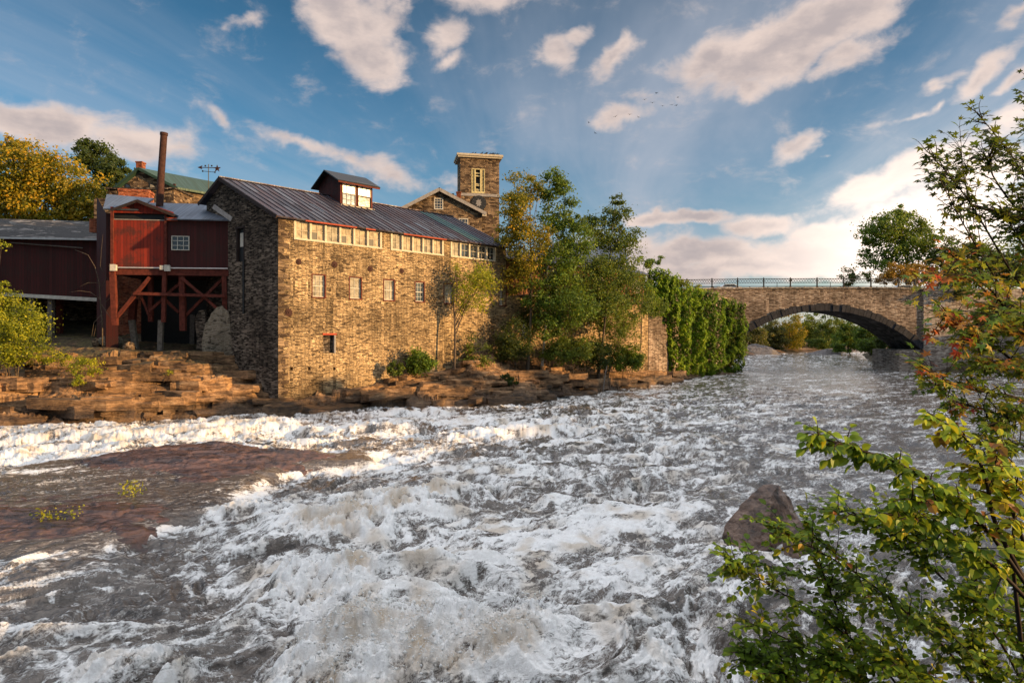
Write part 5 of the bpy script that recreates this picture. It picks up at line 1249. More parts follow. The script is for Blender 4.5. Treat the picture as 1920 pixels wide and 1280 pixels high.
for (xx, yy, r_, s_, lab) in ((1415,650,5.0,31,'grey gravel mound on the left shore beyond the bridge'), (1549,646,3.4,32,'small grey gravel pile on the right shore beyond the bridge')):
    c = P(xx, 655, 205); rock('gravel_mound', (c.x, 205, -.4), r_*1.5, r_, r_*.62, s_, M['gravel'], lab, cat='gravel mound')
# ---------------------------------------------------------------- vegetation
RG = np.random.default_rng(11); DENS = 1.4
def leaf_quads(C, size, rg, tint, N=None, jit=.55):
    """one bent rhomb per centre, facing roughly along N"""
    n = len(C)
    if N is None: N = rg.normal(size=(n, 3))
    N = N/np.maximum(np.linalg.norm(N, axis=1), 1e-6)[:, None]+rg.normal(size=(n, 3))*jit; N /= np.linalg.norm(N, axis=1)[:, None]
    a = rg.normal(size=(n, 3)); a -= N*(a*N).sum(1)[:, None]; a /= np.linalg.norm(a, axis=1)[:, None]
    b = np.cross(N, a)
    s = size*rg.uniform(.65, 1.3, n)[:, None]
    c = np.cross(a, b)
    V = np.stack([C-a*s, C+b*s*.55+c*s*.15, C+a*s, C-b*s*.55+c*s*.15], 1).reshape(-1, 3)
    return V, np.arange(n*4).reshape(-1, 4), tint
def clumps(lobes, n, rg, surf=.55):
    L_ = np.array(lobes, float); vol = L_[:, 3]*L_[:, 4]*L_[:, 5]; w_ = vol**.72; w_ /= w_.sum()
    k = rg.choice(len(L_), n, p=w_); d = rg.normal(size=(n, 3)); d /= np.linalg.norm(d, axis=1)[:, None]
    r = rg.uniform(0, 1, n)**(surf*.6); r *= rg.uniform(.85, 1.12, n)
    return L_[k, :3]+d*L_[k, 3:6]*r[:, None], L_[k, 3:6].min(1)
def make_tree(name, label, cat, group, base, lobes, count, leaf, mat, tr=.18, bark='bark', nclump=None, spread=.33, stems=1, lean=(0,0), shift=0.0, seed=None, limbs=14, trunk_top=.85, droop=0):
    rg = np.random.default_rng(seed if seed is not None else int(abs(base[0])*97+abs(base[1])*31) % 9999)
    root = thing(name, label, cat, base, group)
    nc = nclump or max(12, int(count/55))
    C, mr = clumps(lobes, nc, rg)
    per = np.full(nc, count//nc); idx = np.repeat(np.arange(nc), per)
    count = int(count*DENS); per = np.full(nc, count//nc); idx = np.repeat(np.arange(nc), per)
    cs = rg.uniform(.55, 1.25, nc)*spread*np.maximum(mr, .35)*.62
    P_ = C[idx]+rg.normal(size=(len(idx), 3))*cs[idx][:, None]*np.array([1, 1, .72])
    if droop: P_[:, 2] -= np.abs(rg.normal(size=len(idx)))*droop
    ct = rg.uniform(0, 1, nc)
    tint = np.clip(.5+.34*(ct[idx]-.5)*2*.7+rg.normal(size=len(idx))*.16+shift, 0, 1)
    N_ = (P_-C[idx])/np.maximum(cs[idx], .05)[:, None]+np.array([0, 0, .45]); V, Fq, tt = leaf_quads(P_, leaf, rg, tint, N_)
    np_mesh('crown', V, Fq, M[mat], root, fattr={'tint': tt})
    L_ = np.array(lobes, float); top = L_[np.argmax(L_[:, 2]+L_[:, 5])]
    q = MB(); bx_, by_, bz_ = base
    for s_ in range(stems):
        ox, oy = (0, 0) if stems == 1 else (rg.normal()*.35, rg.normal()*.3)
        tgt = top if s_ == 0 else L_[rg.integers(len(L_))]
        tx, ty, tz = tgt[0], tgt[1], tgt[2]+tgt[5]*(trunk_top-.4)
        pts = []; n_ = 9
        for i in range(n_):
            f = i/(n_-1); wv_ = math.sin(f*5+s_)*.10*(tz-bz_)*.12
            pts.append((bx_+ox+(tx-bx_-ox)*f**1.25+wv_+lean[0]*math.sin(f*3.1), by_+oy+(ty-by_-oy)*f**1.25+lean[1]*math.sin(f*3.1), bz_-.4+(tz-bz_+.4)*f))
        rad = [tr*(1-.86*i/(n_-1))*(1.35 if i == 0 else 1)/(1 if stems == 1 else 1.3) for i in range(n_)]
        q.tube(pts, rad, 8, cap=False)
        for j in range(limbs//stems):
            c = C[rg.integers(nc)]; f = rg.uniform(.3, .92); i = f*(n_-1); i0 = int(i); p0 = Vector(pts[i0]).lerp(Vector(pts[min(i0+1, n_-1)]), i-i0)
            c = Vector(c)
            if c.z < p0.z-.5: continue
            m_ = p0.lerp(c, .5)+Vector((rg.normal()*.15, rg.normal()*.15, (c-p0).length*.10)); r0 = rad[i0]*.5
            q.tube([p0, p0.lerp(m_, .5)+Vector((0,0,.02)), m_, m_.lerp(c, .6), c], [r0, r0*.8, r0*.6, r0*.4, r0*.15], 5, cap=False)
    q.build('trunk' if stems == 1 else 'stems', M[bark], root, smooth=True)
    return root
def LB_(px, py, rx, ry, Y, dz=1.0):        # lobe seen at a pixel, at distance Y
    c = P(px, py, Y); k = Y/F_
    return (c.x, c.y, c.z, rx*k, (rx+ry)/2*k*dz, ry*k)
def bas(px, Y, z=None):
    x_ = (px-960)/F_*Y; return (x_, Y, ground_at(x_, Y) if z is None else z)

GT = 'trees along the riverside wall'
make_tree('aspen_tree', 'tall slender tree turning yellow, nearest the mill roof end', 'tree', GT, bas(988, 66),
  [LB_(972,372,26,52,66), LB_(1000,345,22,28,66.5), LB_(955,430,24,45,66), LB_(985,470,40,60,66), LB_(965,400,30,40,65), LB_(1025,440,20,26,65), LB_(975,530,30,34,66)], 9000, .13, 'leaf_gold', .17, spread=.42, shift=-.10, seed=3)
make_tree('cottonwood_tree', 'broad pale-stemmed green tree in the middle of the riverside group', 'tree', GT, bas(1016, 67),
  [LB_(1035,350,26,34,68), LB_(1062,372,26,28,68), LB_(1040,410,30,34,68), LB_(1068,420,26,20,68), LB_(1082,455,34,40,68), LB_(1050,500,46,44,67), LB_(1020,555,42,34,66), LB_(1075,570,46,40,66), LB_(1030,610,30,28,66)], 13500, .14, 'leaf_green', .13, 'pale_bark', spread=.40, seed=5, shift=-.02)
make_tree('poplar_tree', 'pointed dark green tree standing highest right of the cottonwood', 'tree', GT, bas(1120, 71),
  [LB_(1160,375,13,24,73), LB_(1158,410,26,26,73), LB_(1165,450,34,30,73), LB_(1125,440,34,34,73), LB_(1105,420,20,20,73), LB_(1150,500,50,42,72), LB_(1110,520,42,40,71), LB_(1140,570,50,34,71)], 11500, .14, 'leaf_mix', .15, spread=.40, seed=8)
make_tree('young_tree', 'small feathery green tree leaning over the brown addition roof', 'tree', GT, bas(1196, 80),
  [LB_(1210,492,28,15,82), LB_(1228,488,16,10,82), LB_(1190,510,22,16,82), LB_(1200,545,24,26,82)], 2200, .14, 'leaf_green', .09, spread=.45, seed=9, shift=.1)
make_tree('sumac_tree', 'low spreading many-stemmed sumac in front of the sunlit lower wall', 'tree', GT, bas(1135, 73),
  [LB_(1180,590,46,26,75), LB_(1130,585,44,34,74), LB_(1215,575,34,22,76), LB_(1160,640,40,26,73.5), LB_(1180,665,30,18,73.5), LB_(1110,560,34,26,74)], 8200, .13, 'leaf_mix', .12, spread=.45, stems=4, seed=10, shift=.12)
make_tree('sapling', 'yellow-green sapling growing against the sunlit mill wall', 'tree', None, bas(851, 60.5),
  [LB_(880,540,30,34,61), LB_(905,560,26,30,61), LB_(850,500,14,22,61), LB_(900,515,22,22,61), LB_(865,570,18,20,61), LB_(915,530,16,20,61)], 3000, .10, 'leaf_lime', .13, spread=.5, seed=12, limbs=24, nclump=130)
GS = 'bushes at the foot of the walls'
for (px, py, rx, ry, Y, n, mt, lab, sd_) in (
  (788,678,26,24,57.8,2600,'leaf_green','round green bush against the mill wall left of the sapling',21),
  (742,692,14,12,56.2,700,'leaf_mix','small olive bush at the foot of the mill wall',22),
  (893,668,26,38,62.5,1100,'leaf_mix','thin scraggly bush right of the sapling stem',23),
  (960,640,34,40,65,3400,'leaf_dark','dark bush filling the shaded corner where the mill ends',24),
  (1062,655,44,26,66.5,4200,'leaf_mix','olive bush below the pale-stemmed cottonwood',25),
  (1030,590,60,40,69,3400,'leaf_dark','dark undergrowth bush behind the pale stems',26),
  (1108,655,34,36,70,3200,'leaf_dark','dark green bush on the ledge left of the sumac stems',27),
  (1172,676,36,18,73,2600,'leaf_green','bright green low bush above the ledge under the sumac',28),
  (955,712,16,10,60,700,'leaf_dark','tiny dark bush on the rock ledge below the mill end',29),
  (1140,530,60,40,76,2800,'leaf_dark','dark bush covering the brown boarded wall',30)):
    c = P(px, py+ry*.8, Y)
    make_tree('bush', lab, 'bush', GS, (c.x, c.y, min(c.z, ground_at(c.x, c.y)+.6)), [LB_(px,py,rx,ry,Y), LB_(px-rx*.5,py+ry*.3,rx*.55,ry*.6,Y), LB_(px+rx*.5,py+ry*.2,rx*.55,ry*.7,Y)], n, .12, mt, .05, spread=.42, stems=3, limbs=9, seed=sd_)
# big bush at the left edge, herbs on the ledges
make_tree('bush', 'large sunlit yellow-green bush on the ledge at the left edge', 'bush', 'bushes on the left ledges', bas(20, 46.5),
  [LB_(30,600,44,50,46.5), LB_(10,580,30,40,46.5), LB_(45,640,36,34,46), LB_(15,660,34,26,46), LB_(0,545,14,14,46.5)], 7000, .085, 'leaf_lime', .07, spread=.45, stems=4, seed=41, shift=-.14)
make_tree('bush', 'sparse bush tip at the upper left edge below the barn roof', 'bush', 'bushes on the left ledges', bas(-12, 44),
  [LB_(4,470,9,26,44), LB_(14,535,12,8,44), LB_(-14,560,20,60,44), LB_(-20,450,14,30,44)], 800, .085, 'leaf_lime', .07, spread=.6, stems=2, seed=42)
for (px, py, rx, ry, Y, n, lab, sd_) in ((160,684,22,22,46.3,900,'bright yellow-green herb clump between the boulders and the lit ledge',51), (110,675,26,14,46.8,600,'low yellow-green herbs right of the big left bush',52), (60,668,26,12,46.5,500,'dry grassy herbs under the big left bush',53), (150,714,15,9,45.4,300,'little green herb on the edge of the lit ledge',54), (318,700,6,6,48.2,90,'tiny green herb on the middle of the ledges',55)):
    c = P(px, py+ry*.9, Y)
    make_tree('herb_clump', lab, 'herbs', 'herbs on the ledges', (c.x, c.y, c.z), [LB_(px,py,rx,ry,Y)], n, .07, 'leaf_lime', .02, spread=.5, stems=3, limbs=6, seed=sd_)
# plants on the mid-river shelf
for (px, py, rx, ry, n, lab, sd_) in ((246,912,13,15,110,'small bright green plant on the bedrock shelf','61'), (78,968,8,9,40,'tiny plant at the left end of the bedrock shelf','62'), (105,965,6,7,30,'tiny plant just right of the leftmost shelf plant','63'), (137,963,8,8,30,'third tiny plant on the shelf near the crack','64')):
    Yg = 6*F_/(py+ry-HY+0.0)*.955; c = P(px, py+ry, Yg)
    make_tree('shelf_plant', lab, 'plant', 'plants on the bedrock shelf', (c.x, c.y, .15), [LB_(px,py,rx,ry,Yg,.8)], n, .05, 'leaf_lime', .012, spread=.7, stems=3, limbs=6, seed=int(sd_))
# bare dead sapling before the dark wall
q = MB(); bt_ = P(192, 648, 53); pts = [bt_, P(192,600,53), P(188,565,53), P(186,530,53), P(178,500,53), P(165,478,53), P(140,468,53)]
q.tube(pts, [.055,.05,.042,.036,.028,.022,.014], 6)
for (a, pl_) in ((P(186,545,53), [(200,520),(188,500),(190,470),(193,440)]), (P(187,560,53), [(170,548),(150,545),(130,548)]), (P(190,590,53), [(176,605),(172,630)]), (P(188,575,53), [(205,560),(214,545)]), (P(186,530,53), [(165,530),(150,537)]), (P(192,600,53), [(180,610),(176,630)]), (P(190,570,53), [(203,590),(212,600)])):
    q.tube([a]+[P(x_, y_, 53-.3*i) for i, (x_, y_) in enumerate(pl_)], [.024-.004*i for i in range(len(pl_)+1)], 5)
q.build('dead_sapling', M['bark'], None, 'bare leafless sapling in front of the dark gap between barn and shed', 'tree', smooth=True)
q = MB(); q.tube([P(1129,757,67.2), P(1131,730,67.6), P(1134,705,68), P(1138,686,68.5)], [.10,.09,.07,.04], 6)
q.build('driftwood_pole', M['grey_wood'], None, 'grey driftwood pole leaning on the low ledge below the sumac', 'pole', smooth=True)

# trees behind the buildings at the left
GB = 'trees behind the old buildings'
make_tree('maple_tree', 'big golden-green tree filling the upper left above the barn', 'tree', GB, (-62, 82, 9),
  [LB_(30,320,55,48,80), LB_(85,330,50,55,80), LB_(140,350,44,44,80), LB_(20,380,60,50,79), LB_(90,400,55,45,79), LB_(150,410,35,38,79), LB_(25,275,26,20,81), LB_(-20,340,50,70,80), LB_(140,440,30,30,78), LB_(170,400,20,40,78)], 26000, .19, 'leaf_gold', .45, spread=.34, seed=71, limbs=30)
make_tree('maple_tree', 'dark green tree between the golden tree and green roofed house', 'tree', GB, (-55, 90, 9),
  [LB_(180,300,32,34,90), LB_(210,330,28,34,90), LB_(165,280,20,18,90), LB_(200,370,34,36,90), LB_(225,315,12,16,90)], 9000, .20, 'leaf_dark', .35, spread=.36, seed=72, shift=.12)
make_tree('small_tree', 'small tree top showing over the green roof beside the weather vane', 'tree', GB, (-42, 92, 9),
  [LB_(380,352,12,10,92), LB_(394,362,10,10,92), LB_(375,370,14,14,92)], 700, .17, 'leaf_mix', .12, spread=.5, seed=73)
# trees by and beyond the bridge
GR = 'trees beyond the bridge'
make_tree('willow_tree', 'large green tree above the right end of the bridge', 'tree', GR, (86, 137, 1.2),
  [LB_(1650,430,34,34,132), LB_(1690,420,38,32,132), LB_(1720,440,34,34,132), LB_(1665,470,40,34,131), LB_(1710,480,42,36,131), LB_(1620,460,20,16,132), LB_(1750,450,20,26,132), LB_(1640,495,26,24,131), LB_(1690,400,22,14,132)], 9500, .27, 'leaf_green', .4, spread=.34, nclump=210, seed=81, limbs=34, shift=.08)
make_tree('dark_tree', 'dark round tree behind the flagpole', 'tree', GR, (93, 128, 6),
  [LB_(1800,480,44,32,127), LB_(1840,495,44,36,127), LB_(1770,510,30,26,127), LB_(1800,525,50,24,126), LB_(1890,500,40,44,127)], 13000, .25, 'leaf_dark', .3, spread=.36, seed=82, shift=.05)
make_tree('orange_shrub', 'orange autumn shrub just above the railing at the right', 'shrub', GR, (75, 122, 12.6),
  [LB_(1690,512,28,18,121), LB_(1665,520,22,14,121), LB_(1718,516,22,18,121), LB_(1745,524,18,14,121)], 5200, .18, 'leaf_orange', .1, spread=.42, stems=3, seed=83)
make_tree('small_tree', 'small airy tree above the railing left of the large green tree', 'tree', GR, (66, 128, 12.3),
  [LB_(1592,512,16,10,124), LB_(1615,522,14,10,124), LB_(1590,528,14,10,124)], 1100, .18, 'leaf_dark', .08, spread=.5, seed=84, shift=.15)
make_tree('ledge_bush', 'dark bush rooted in the abutment wall at the right', 'bush', GR, (P(1800,552,107.2).x, 107.2, P(1800,560,107.2).z), [LB_(1802,548,16,12,107)], 900, .16, 'leaf_dark', .05, spread=.5, stems=2, limbs=5, seed=85)
far = [ # px, base py, top py, Y, half width, material, kind label
 (1405,655,600,215,30,'leaf_far','pale olive tree furthest left under the arch'), (1450,655,592,225,26,'leaf_far','tree with a pale forked trunk under the left of the arch'),
 (1480,655,580,230,30,'leaf_gold','golden tree under the left of the arch crown'), (1522,655,585,240,28,'leaf_mix','grey green conical tree in the middle of the arch'), (1555,655,585,220,24,'leaf_mix','olive tree right of the middle of the arch'),
 (1590,655,600,200,30,'leaf_green','green tree leaning over the water beyond the arch'), (1632,655,600,178,32,'leaf_green','dense green tree on the right shore beyond the arch'), (1670,655,610,165,30,'leaf_dark','dark tree on the right shore close behind the arch'),
 (1500,652,605,262,34,'leaf_far','far tree behind the golden tree under the arch'), (1430,652,605,262,34,'leaf_far','far hazy tree behind the leftmost trees under the arch'), (1570,652,600,258,34,'leaf_far','far hazy tree behind the olive tree under the arch'), (1375,655,585,200,30,'leaf_dark','tree half hidden by the ivy behind the left of the arch'),
 (1700,655,600,150,34,'leaf_dark','dark bushy tree just behind the right foot of the arch')]
for i, (px, pb, pt, Y, hw, mt, lab) in enumerate(far):
    hgt = pb-pt; k = [LB_(px,pt+hgt*.35,hw*.7,hgt*.36,Y), LB_(px-hw*.4,pt+hgt*.6,hw*.6,hgt*.35,Y), LB_(px+hw*.4,pt+hgt*.58,hw*.6,hgt*.36,Y), LB_(px,pt+hgt*.85,hw,hgt*.25,Y)]
    make_tree('shore_tree', lab, 'tree', GR, ((px-960)/F_*Y, Y, .8), k, 5200, .30, mt, .28, 'pale_bark' if i in (1, 4) else 'bark', spread=.36, seed=100+i, limbs=8)
# low shore growth under the arch
for i, (px, py, rx, ry, Y, mt, lab) in enumerate(((1575,652,14,8,150,'leaf_green','low green bush at the water edge right under the arch'), (1625,645,20,14,135,'leaf_green','green bush on the rocks under the right of the arch'), (1530,642,16,8,185,'leaf_mix','low olive bush by the gravel pile'))):
    c = P(px, py+ry, Y); make_tree('shore_bush', lab, 'bush', GR, (c.x, c.y, max(c.z, 0)), [LB_(px,py,rx,ry,Y)], 1500, .22, mt, .05, spread=.45, stems=2, limbs=4, seed=140+i)
# trees on the right bank downstream, outside the photograph: they shade the water
for i, (x_, y_, top, r_, lab) in enumerate(((44,31.5,11.5,2.8,'small tree on the right bank upstream side of the bush'), (47,37,12,3,'leafy tree on the right bank between the other bank trees'), (50,45,12.5,3.2,'tree on the right bank outside the left-hand view, nearest the water'), (55,50,13,3.4,'second tree on the right bank beyond the picture edge'), (61,56,13.5,3.6,'third tree on the right bank beyond the picture edge'))):
    zg = rground_at(x_, y_)
    lo_ = [(x_, y_, top-r_*.9, r_*.8, r_*.8, r_*.9), (x_-r_*.5, y_, top-r_*2, r_*.9, r_*.9, r_), (x_+r_*.5, y_+.5, top-r_*2, r_*.9, r_*.9, r_), (x_, y_, (zg+top)/2-r_*.5, r_*1.1, r_*1.1, r_*1.2)]
    make_tree('bank_tree', lab, 'tree', 'trees on the right bank', (x_, y_, zg), lo_, 4200, .32, 'leaf_mix', .25, spread=.4, seed=300+i, limbs=8)

# ---------------------------------------------------------------- ivy
def ivy(lab, cols, Y0, n, seed, mat='leaf_ivy', shift=0.0, back=None):
    rg = np.random.default_rng(seed); root = None; n = int(n*1.5)
    Vs = []; T_ = []
    lob = []
    for (px, ty, by, w_, Yc) in cols: lob.append((px, ty, by, w_, Yc))
    c0 = P(cols[0][0], cols[0][2], cols[0][4]); root = thing('ivy', lab, 'ivy', tuple(c0), 'ivy curtains on the riverside wall')
    tot = sum((b-t)*w_ for _, t, b, w_, _ in lob)
    pts = []; tn = []
    for (px, ty, by, w_, Yc) in lob:
        m_ = int(n*(by-ty)*w_/tot); k = Yc/F_
        u = rg.uniform(-1, 1, m_); v = rg.uniform(0, 1, m_)**.95
        xx = px+u*w_*1.12
        bot = by+(cell(xx/3.5, np.zeros_like(u), seed+5)-.5)*26*np.sign(.5)-8*pn(xx/14, np.zeros_like(u), seed+6)
        tp_ = ty-6*pn(xx/14+3, np.zeros_like(u), seed+7)+rg.normal(size=m_)*3
        yy = tp_+(bot-tp_)*v
        lump = pn(xx/19+yy/60, yy/24, 55)*1.15+pn(xx/8-yy/40, yy/9, 56)*.7+np.abs(pn(xx/4.2, yy/6, 57))*.4
        dep = .75+.15*np.sqrt(np.clip(1-u*u, 0, 1))+lump*.55-.3*v+rg.normal(size=m_)*.10
        pts.append(np.stack([(xx-960)/F_*Yc+dep*.4, Yc-dep*.9, CZ+(HY-yy)/F_*Yc], -1)); tn.append(np.clip(.45+lump*.28+rg.normal(size=m_)*.15+shift, 0, 1))
    C = np.concatenate(pts); tn = np.concatenate(tn)
    V, Fq, tt = leaf_quads(C, .17, rg, tn, np.tile([.45, -.8, .35], (len(C), 1)), .6)
    np_mesh('leaves', V, Fq, M[mat], root, fattr={'tint': tt})
    q = MB()
    for (px, ty, by, w_, Yc) in lob:
        for j in range(5):
            x_ = px+w_*(-.8+.4*j); q.tube([P(x_, by+4, Yc-.15), P(x_+3, (ty+by)/2, Yc-.2), P(x_, ty, Yc-.1)], [.06,.05,.03], 5)
    q.build('stems', M['bark'], root)
    return root
def wallY(px):                              # distance of the riverside wall line at a pixel column
    s_, _ = FM.px(px, 600); return FM.p(s_, 0, 0).y
ivy('bright green ivy hanging over the wall edge beside the sunlit stones', [(1262,540,694,24,wallY(1262)), (1290,545,700,22,wallY(1288)), (1250,520,600,16,wallY(1250))], 0, 11000, 201, shift=.10)
ivy('rounded ivy mound climbing the end of the brown addition', [(1228,508,585,18,wallY(1228)-.5), (1243,520,570,16,wallY(1243)-.5)], 0, 4000, 202, shift=.02)
ivy('middle curtain of green ivy falling from the wall top', [(1312,548,700,22,wallY(1310)), (1332,560,700,20,wallY(1328))], 0, 8500, 203, shift=.0)
ivy('darkest ivy curtain at the wall end next to the bridge arch', [(1352,562,704,20,104.0), (1370,570,700,17,104.5), (1384,600,668,10,105.5)], 0, 8500, 204, shift=-.14)
# wall behind the ivy, closing the bank up to the bridge
ew = MB(); Fv = Frame(tuple(FM.p(RW1+.01,0,0))[:2], (P(1372,600,105.6)-FM.p(RW1,0,0))[:2], (.707,-.707))
Lv = (P(1372,600,105.6)-FM.p(RW1,0,0)).xy.length
wall_holes(Fv, ew, 0, Lv, -1.6, 12.2, [], o=0); Fv.box(ew, 0, Lv, -1.2, -.01, -1.6, 12.2); e1_ = Fv.p(Lv,0,0)
ew.add([e1_+Vector((0,0,-1.6)), Vector((e1_.x+.3,BY,-1.6)), Vector((e1_.x+.3,BY,11)), e1_+Vector((0,0,11))], [(0,1,2,3)])
ew.build('retaining_wall', M['stone_bridge'], None, 'stone retaining wall covered with ivy between mill and bridge', 'wall')
make_tree('bush', 'yellow-green bush on top of the wall at the left bridge end', 'bush', GS, tuple(P(1290,545,102)), [LB_(1278,535,20,12,102), LB_(1300,545,18,10,102), LB_(1262,530,14,9,102)], 2200, .16, 'leaf_lime', .05, spread=.5, stems=3, limbs=5, seed=205, shift=-.1)

# ---------------------------------------------------------------- birds
def bird_mesh(flying):
    q = MB()
    if flying:
        q.tube([(-.28,0,0), (-.12,0,.02), (.05,0,.03), (.2,0,.02), (.3,0,.01)], [.015,.07,.09,.05,.012], 7)
        for s_ in (-1, 1):
            q.add([(.10,s_*.05,.04), (-.06,s_*.05,.04), (-.02,s_*.32,.16), (.12,s_*.30,.16), (-.14,s_*.62,.10), (-.02,s_*.60,.10)], [(0,1,2,3), (3,2,4,5)])
            q.add([(-.26,s_*.01,0), (-.44,s_*.09,0), (-.42,0,0)], [(0,1,2)])
    else:
        q.tube([(-.22,0,.06), (-.08,0,.10), (.04,0,.14), (.12,0,.22), (.15,0,.28), (.19,0,.28), (.24,0,.27)], [.02,.06,.075,.05,.04,.03,.005], 7)
        for s_ in (-1, 1): q.tube([(0,s_*.03,.08), (.01,s_*.03,0)], [.01,.01], 4)
    return q
def birds(q, pts, name, lab, cat, grp, sc, rz):
    p0 = pts[0]; b = q.build(name, M['bird'], None, lab, cat, grp, smooth=True, origin=(0,0,0))
    for i, c in enumerate(pts):
        o = b if i == 0 else b.copy()
        if i: COL.objects.link(o)
        o.location = c; s_ = sc*rnd.uniform(.85, 1.15); o.scale = (s_, s_, s_); o.rotation_euler = (rnd.uniform(-.3,.3) if rz is None else 0, 0, rnd.uniform(0, 6.28) if rz is None else rnd.uniform(-.6,.6)+rz)
fl = [(1231,175),(1209,187),(1223,193),(1242,199),(1260,197),(1268,198),(1271,183),(1154,219),(1181,215),(1197,220),(1104,230),(1116,250)]
birds(bird_mesh(True), [P(x_, y_, 120+3*i) for i, (x_, y_) in enumerate(fl)], 'flying_bird', 'tiny dark bird flying in the loose flock against the clouds', 'bird', 'birds flying over the bridge', .8, None)
tp = [(886,0),(891,0),(903,0),(910,0),(912,0),(918,0),(921,0),(924,0),(927,0),(931,.0),(934,0)]
birds(bird_mesh(False), [FT.p(FT.px(x_, 300, .2)[0], .2-.0*i, TZ+.5) for i, (x_, _) in enumerate(tp)], 'pigeon', 'tiny dark pigeon perched on the cornice of the bell tower', 'bird', 'pigeons on the bell tower', 1.0, 0)
# ---------------------------------------------------------------- near plants at the right
def catmull(pts, n):
    p = [np.array(q, float) for q in pts]; p = [2*p[0]-p[1]]+p+[2*p[-1]-p[-2]]; out = []
    m = len(p)-3
    for i in range(n):
        f = i/(n-1)*m; k = min(int(f), m-1); t = f-k; a, b, c, d = p[k:k+4]
        out.append(.5*((2*b)+(-a+c)*t+(2*a-5*b+4*c-d)*t*t+(-a+3*b-3*c+d)*t**3))
    return np.array(out)
def leaf_template(kind):
    if kind == 'maple':
        ang = [0,13,24,36,50,64,78,92,106,135,180]; rad = [1,.60,.40,.58,.88,.52,.36,.46,.60,.30,.10]
        pts = [(r*math.sin(R(a)), r*math.cos(R(a))) for a, r in zip(ang, rad)]
        pts = pts+[(-x_, y_) for x_, y_ in pts[1:-1]][::-1]
        V = [(0, .05, .0)]+[(x_*.62, y_*.62+.05, -.16*(x_*x_+y_*y_)+.10*abs(x_)) for x_, y_ in pts]
    else:
        ys_ = [0,.10,.28,.48,.68,.86,1.0]; xs_ = [0,.19,.33,.37,.29,.14,0]
        pts = list(zip(xs_, ys_)); pts = pts+[(-x_, y_) for x_, y_ in pts[1:-1]][::-1]
        V = [(0, .5, -.02)]+[(x_, y_, .28*abs(x_)-.22*(y_-.4)**2) for x_, y_ in pts]
    n = len(V)-1
    return np.array(V, float), np.array([(0, 1+i, 1+(i+1) % n) for i in range(n)])
def place_leaves(name, kind, pos, axis, nrm, size, tint, mat, parent):
    T, Fc = leaf_template(kind); pos = np.array(pos); ax = np.array(axis); nr = np.array(nrm); sz = np.array(size)
    ax /= np.linalg.norm(ax, axis=1)[:, None]; sd_ = np.cross(ax, nr); sd_ /= np.maximum(np.linalg.norm(sd_, axis=1), 1e-6)[:, None]; up = np.cross(sd_, ax)
    V = pos[:, None]+(sd_[:, None]*T[None, :, 0:1]+ax[:, None]*T[None, :, 1:2]+up[:, None]*T[None, :, 2:3])*sz[:, None, None]
    Fq = (Fc[None]+np.arange(len(pos))[:, None, None]*len(T)).reshape(-1, 3)
    return np_mesh(name, V.reshape(-1, 3), Fq, M[mat], parent, fattr={'tint': np.repeat(np.array(tint), len(Fc))})
def near_plant(name, lab, cat, base, guides, kind, mat, seed, twigs, tl, ls, gap, tintf, stem_r=.012, hang=.35, bark='dark_bark'):
    rg = np.random.default_rng(seed); root = thing(name, lab, cat, base)
    q = MB(); pos = []; ax = []; nr = []; sz = []; tn = []
    for gi, (gd, tw) in enumerate(guides):
        pts = catmull([tuple(P(a, b, c)) for a, b, c in gd], 22); r0 = stem_r*(1.0 if len(gd) > 3 else .6)
        q.tube([Vector(p) for p in pts], [r0*(1-.8*i/21) for i in range(22)], 6, cap=False)
        nt = int(twigs*tw)
        for j in range(nt+1):
            f = 1.0 if j == nt else rg.uniform(.22, 1.0)**.85; i = f*21; i0 = min(int(i), 20); p0 = pts[i0]+(pts[i0+1]-pts[i0])*(i-i0)
            tg = pts[min(i0+1, 21)]-pts[i0]; tg /= np.linalg.norm(tg)
            d = tg*1.0+rg.normal(size=3)*.62+np.array([0, 0, .12]); 
            if j == nt: d = tg+rg.normal(size=3)*.1
            d /= np.linalg.norm(d); L_ = tl*rg.uniform(.5, 1.25)*(1.15-.4*f); tp = []
            for k in range(6):
                tp.append(p0.copy()); p0 = p0+d*L_/5; d = d+rg.normal(size=3)*.12+np.array([0, 0, -.04]); d /= np.linalg.norm(d)
            q.tube([Vector(p) for p in tp], [r0*.36*(1-.13*k) for k in range(6)], 4, cap=False)
            nl = max(3, int(L_/gap)); tb = tintf(f, gi, tp[-1], rg)
            for k in range(nl):
                g = (k+.6)/nl*5; g0 = min(int(g), 4); pp = tp[g0]+(tp[g0+1]-tp[g0])*(g-g0)
                dd = (tp[g0+1]-tp[g0]); dd /= np.linalg.norm(dd); sdv = np.cross(dd, [0, 0, 1.0]); sdv /= max(np.linalg.norm(sdv), 1e-3)
                s_ = 1 if k % 2 else -1
                a = dd*.55+sdv*s_*.8+np.array([0, 0, -hang])+rg.normal(size=3)*.3
                if k == nl-1: a = dd+np.array([0, 0, -hang*.6])
                a /= np.linalg.norm(a); size = ls*rg.uniform(.6, 1.2); pet = .35*ls if kind == 'maple' else .1*ls
                pos.append(pp+a*pet); ax.append(a); nr.append(np.array([rg.normal()*.45, rg.normal()*.45-.35, 1.0])); sz.append(size)
                tn.append(float(np.clip(tb+rg.normal()*.09, 0, 1)))
                if kind == 'maple': q.tube([Vector(pp), Vector(pp+a*pet*1.2)], [.0012, .0012], 3, cap=False)
    q.build('branches', M[bark], root, smooth=True, uv=False)
    place_leaves('leaves', kind, pos, ax, nr, sz, tn, mat, root)
    return root
SH = [0]
def G_(pts, d0, d1):
    pts = [(a+SH[0], b) for a, b in pts]; n = len(pts)-1; return [(a, b, d0+(d1-d0)*i/n) for i, (a, b) in enumerate(pts)]
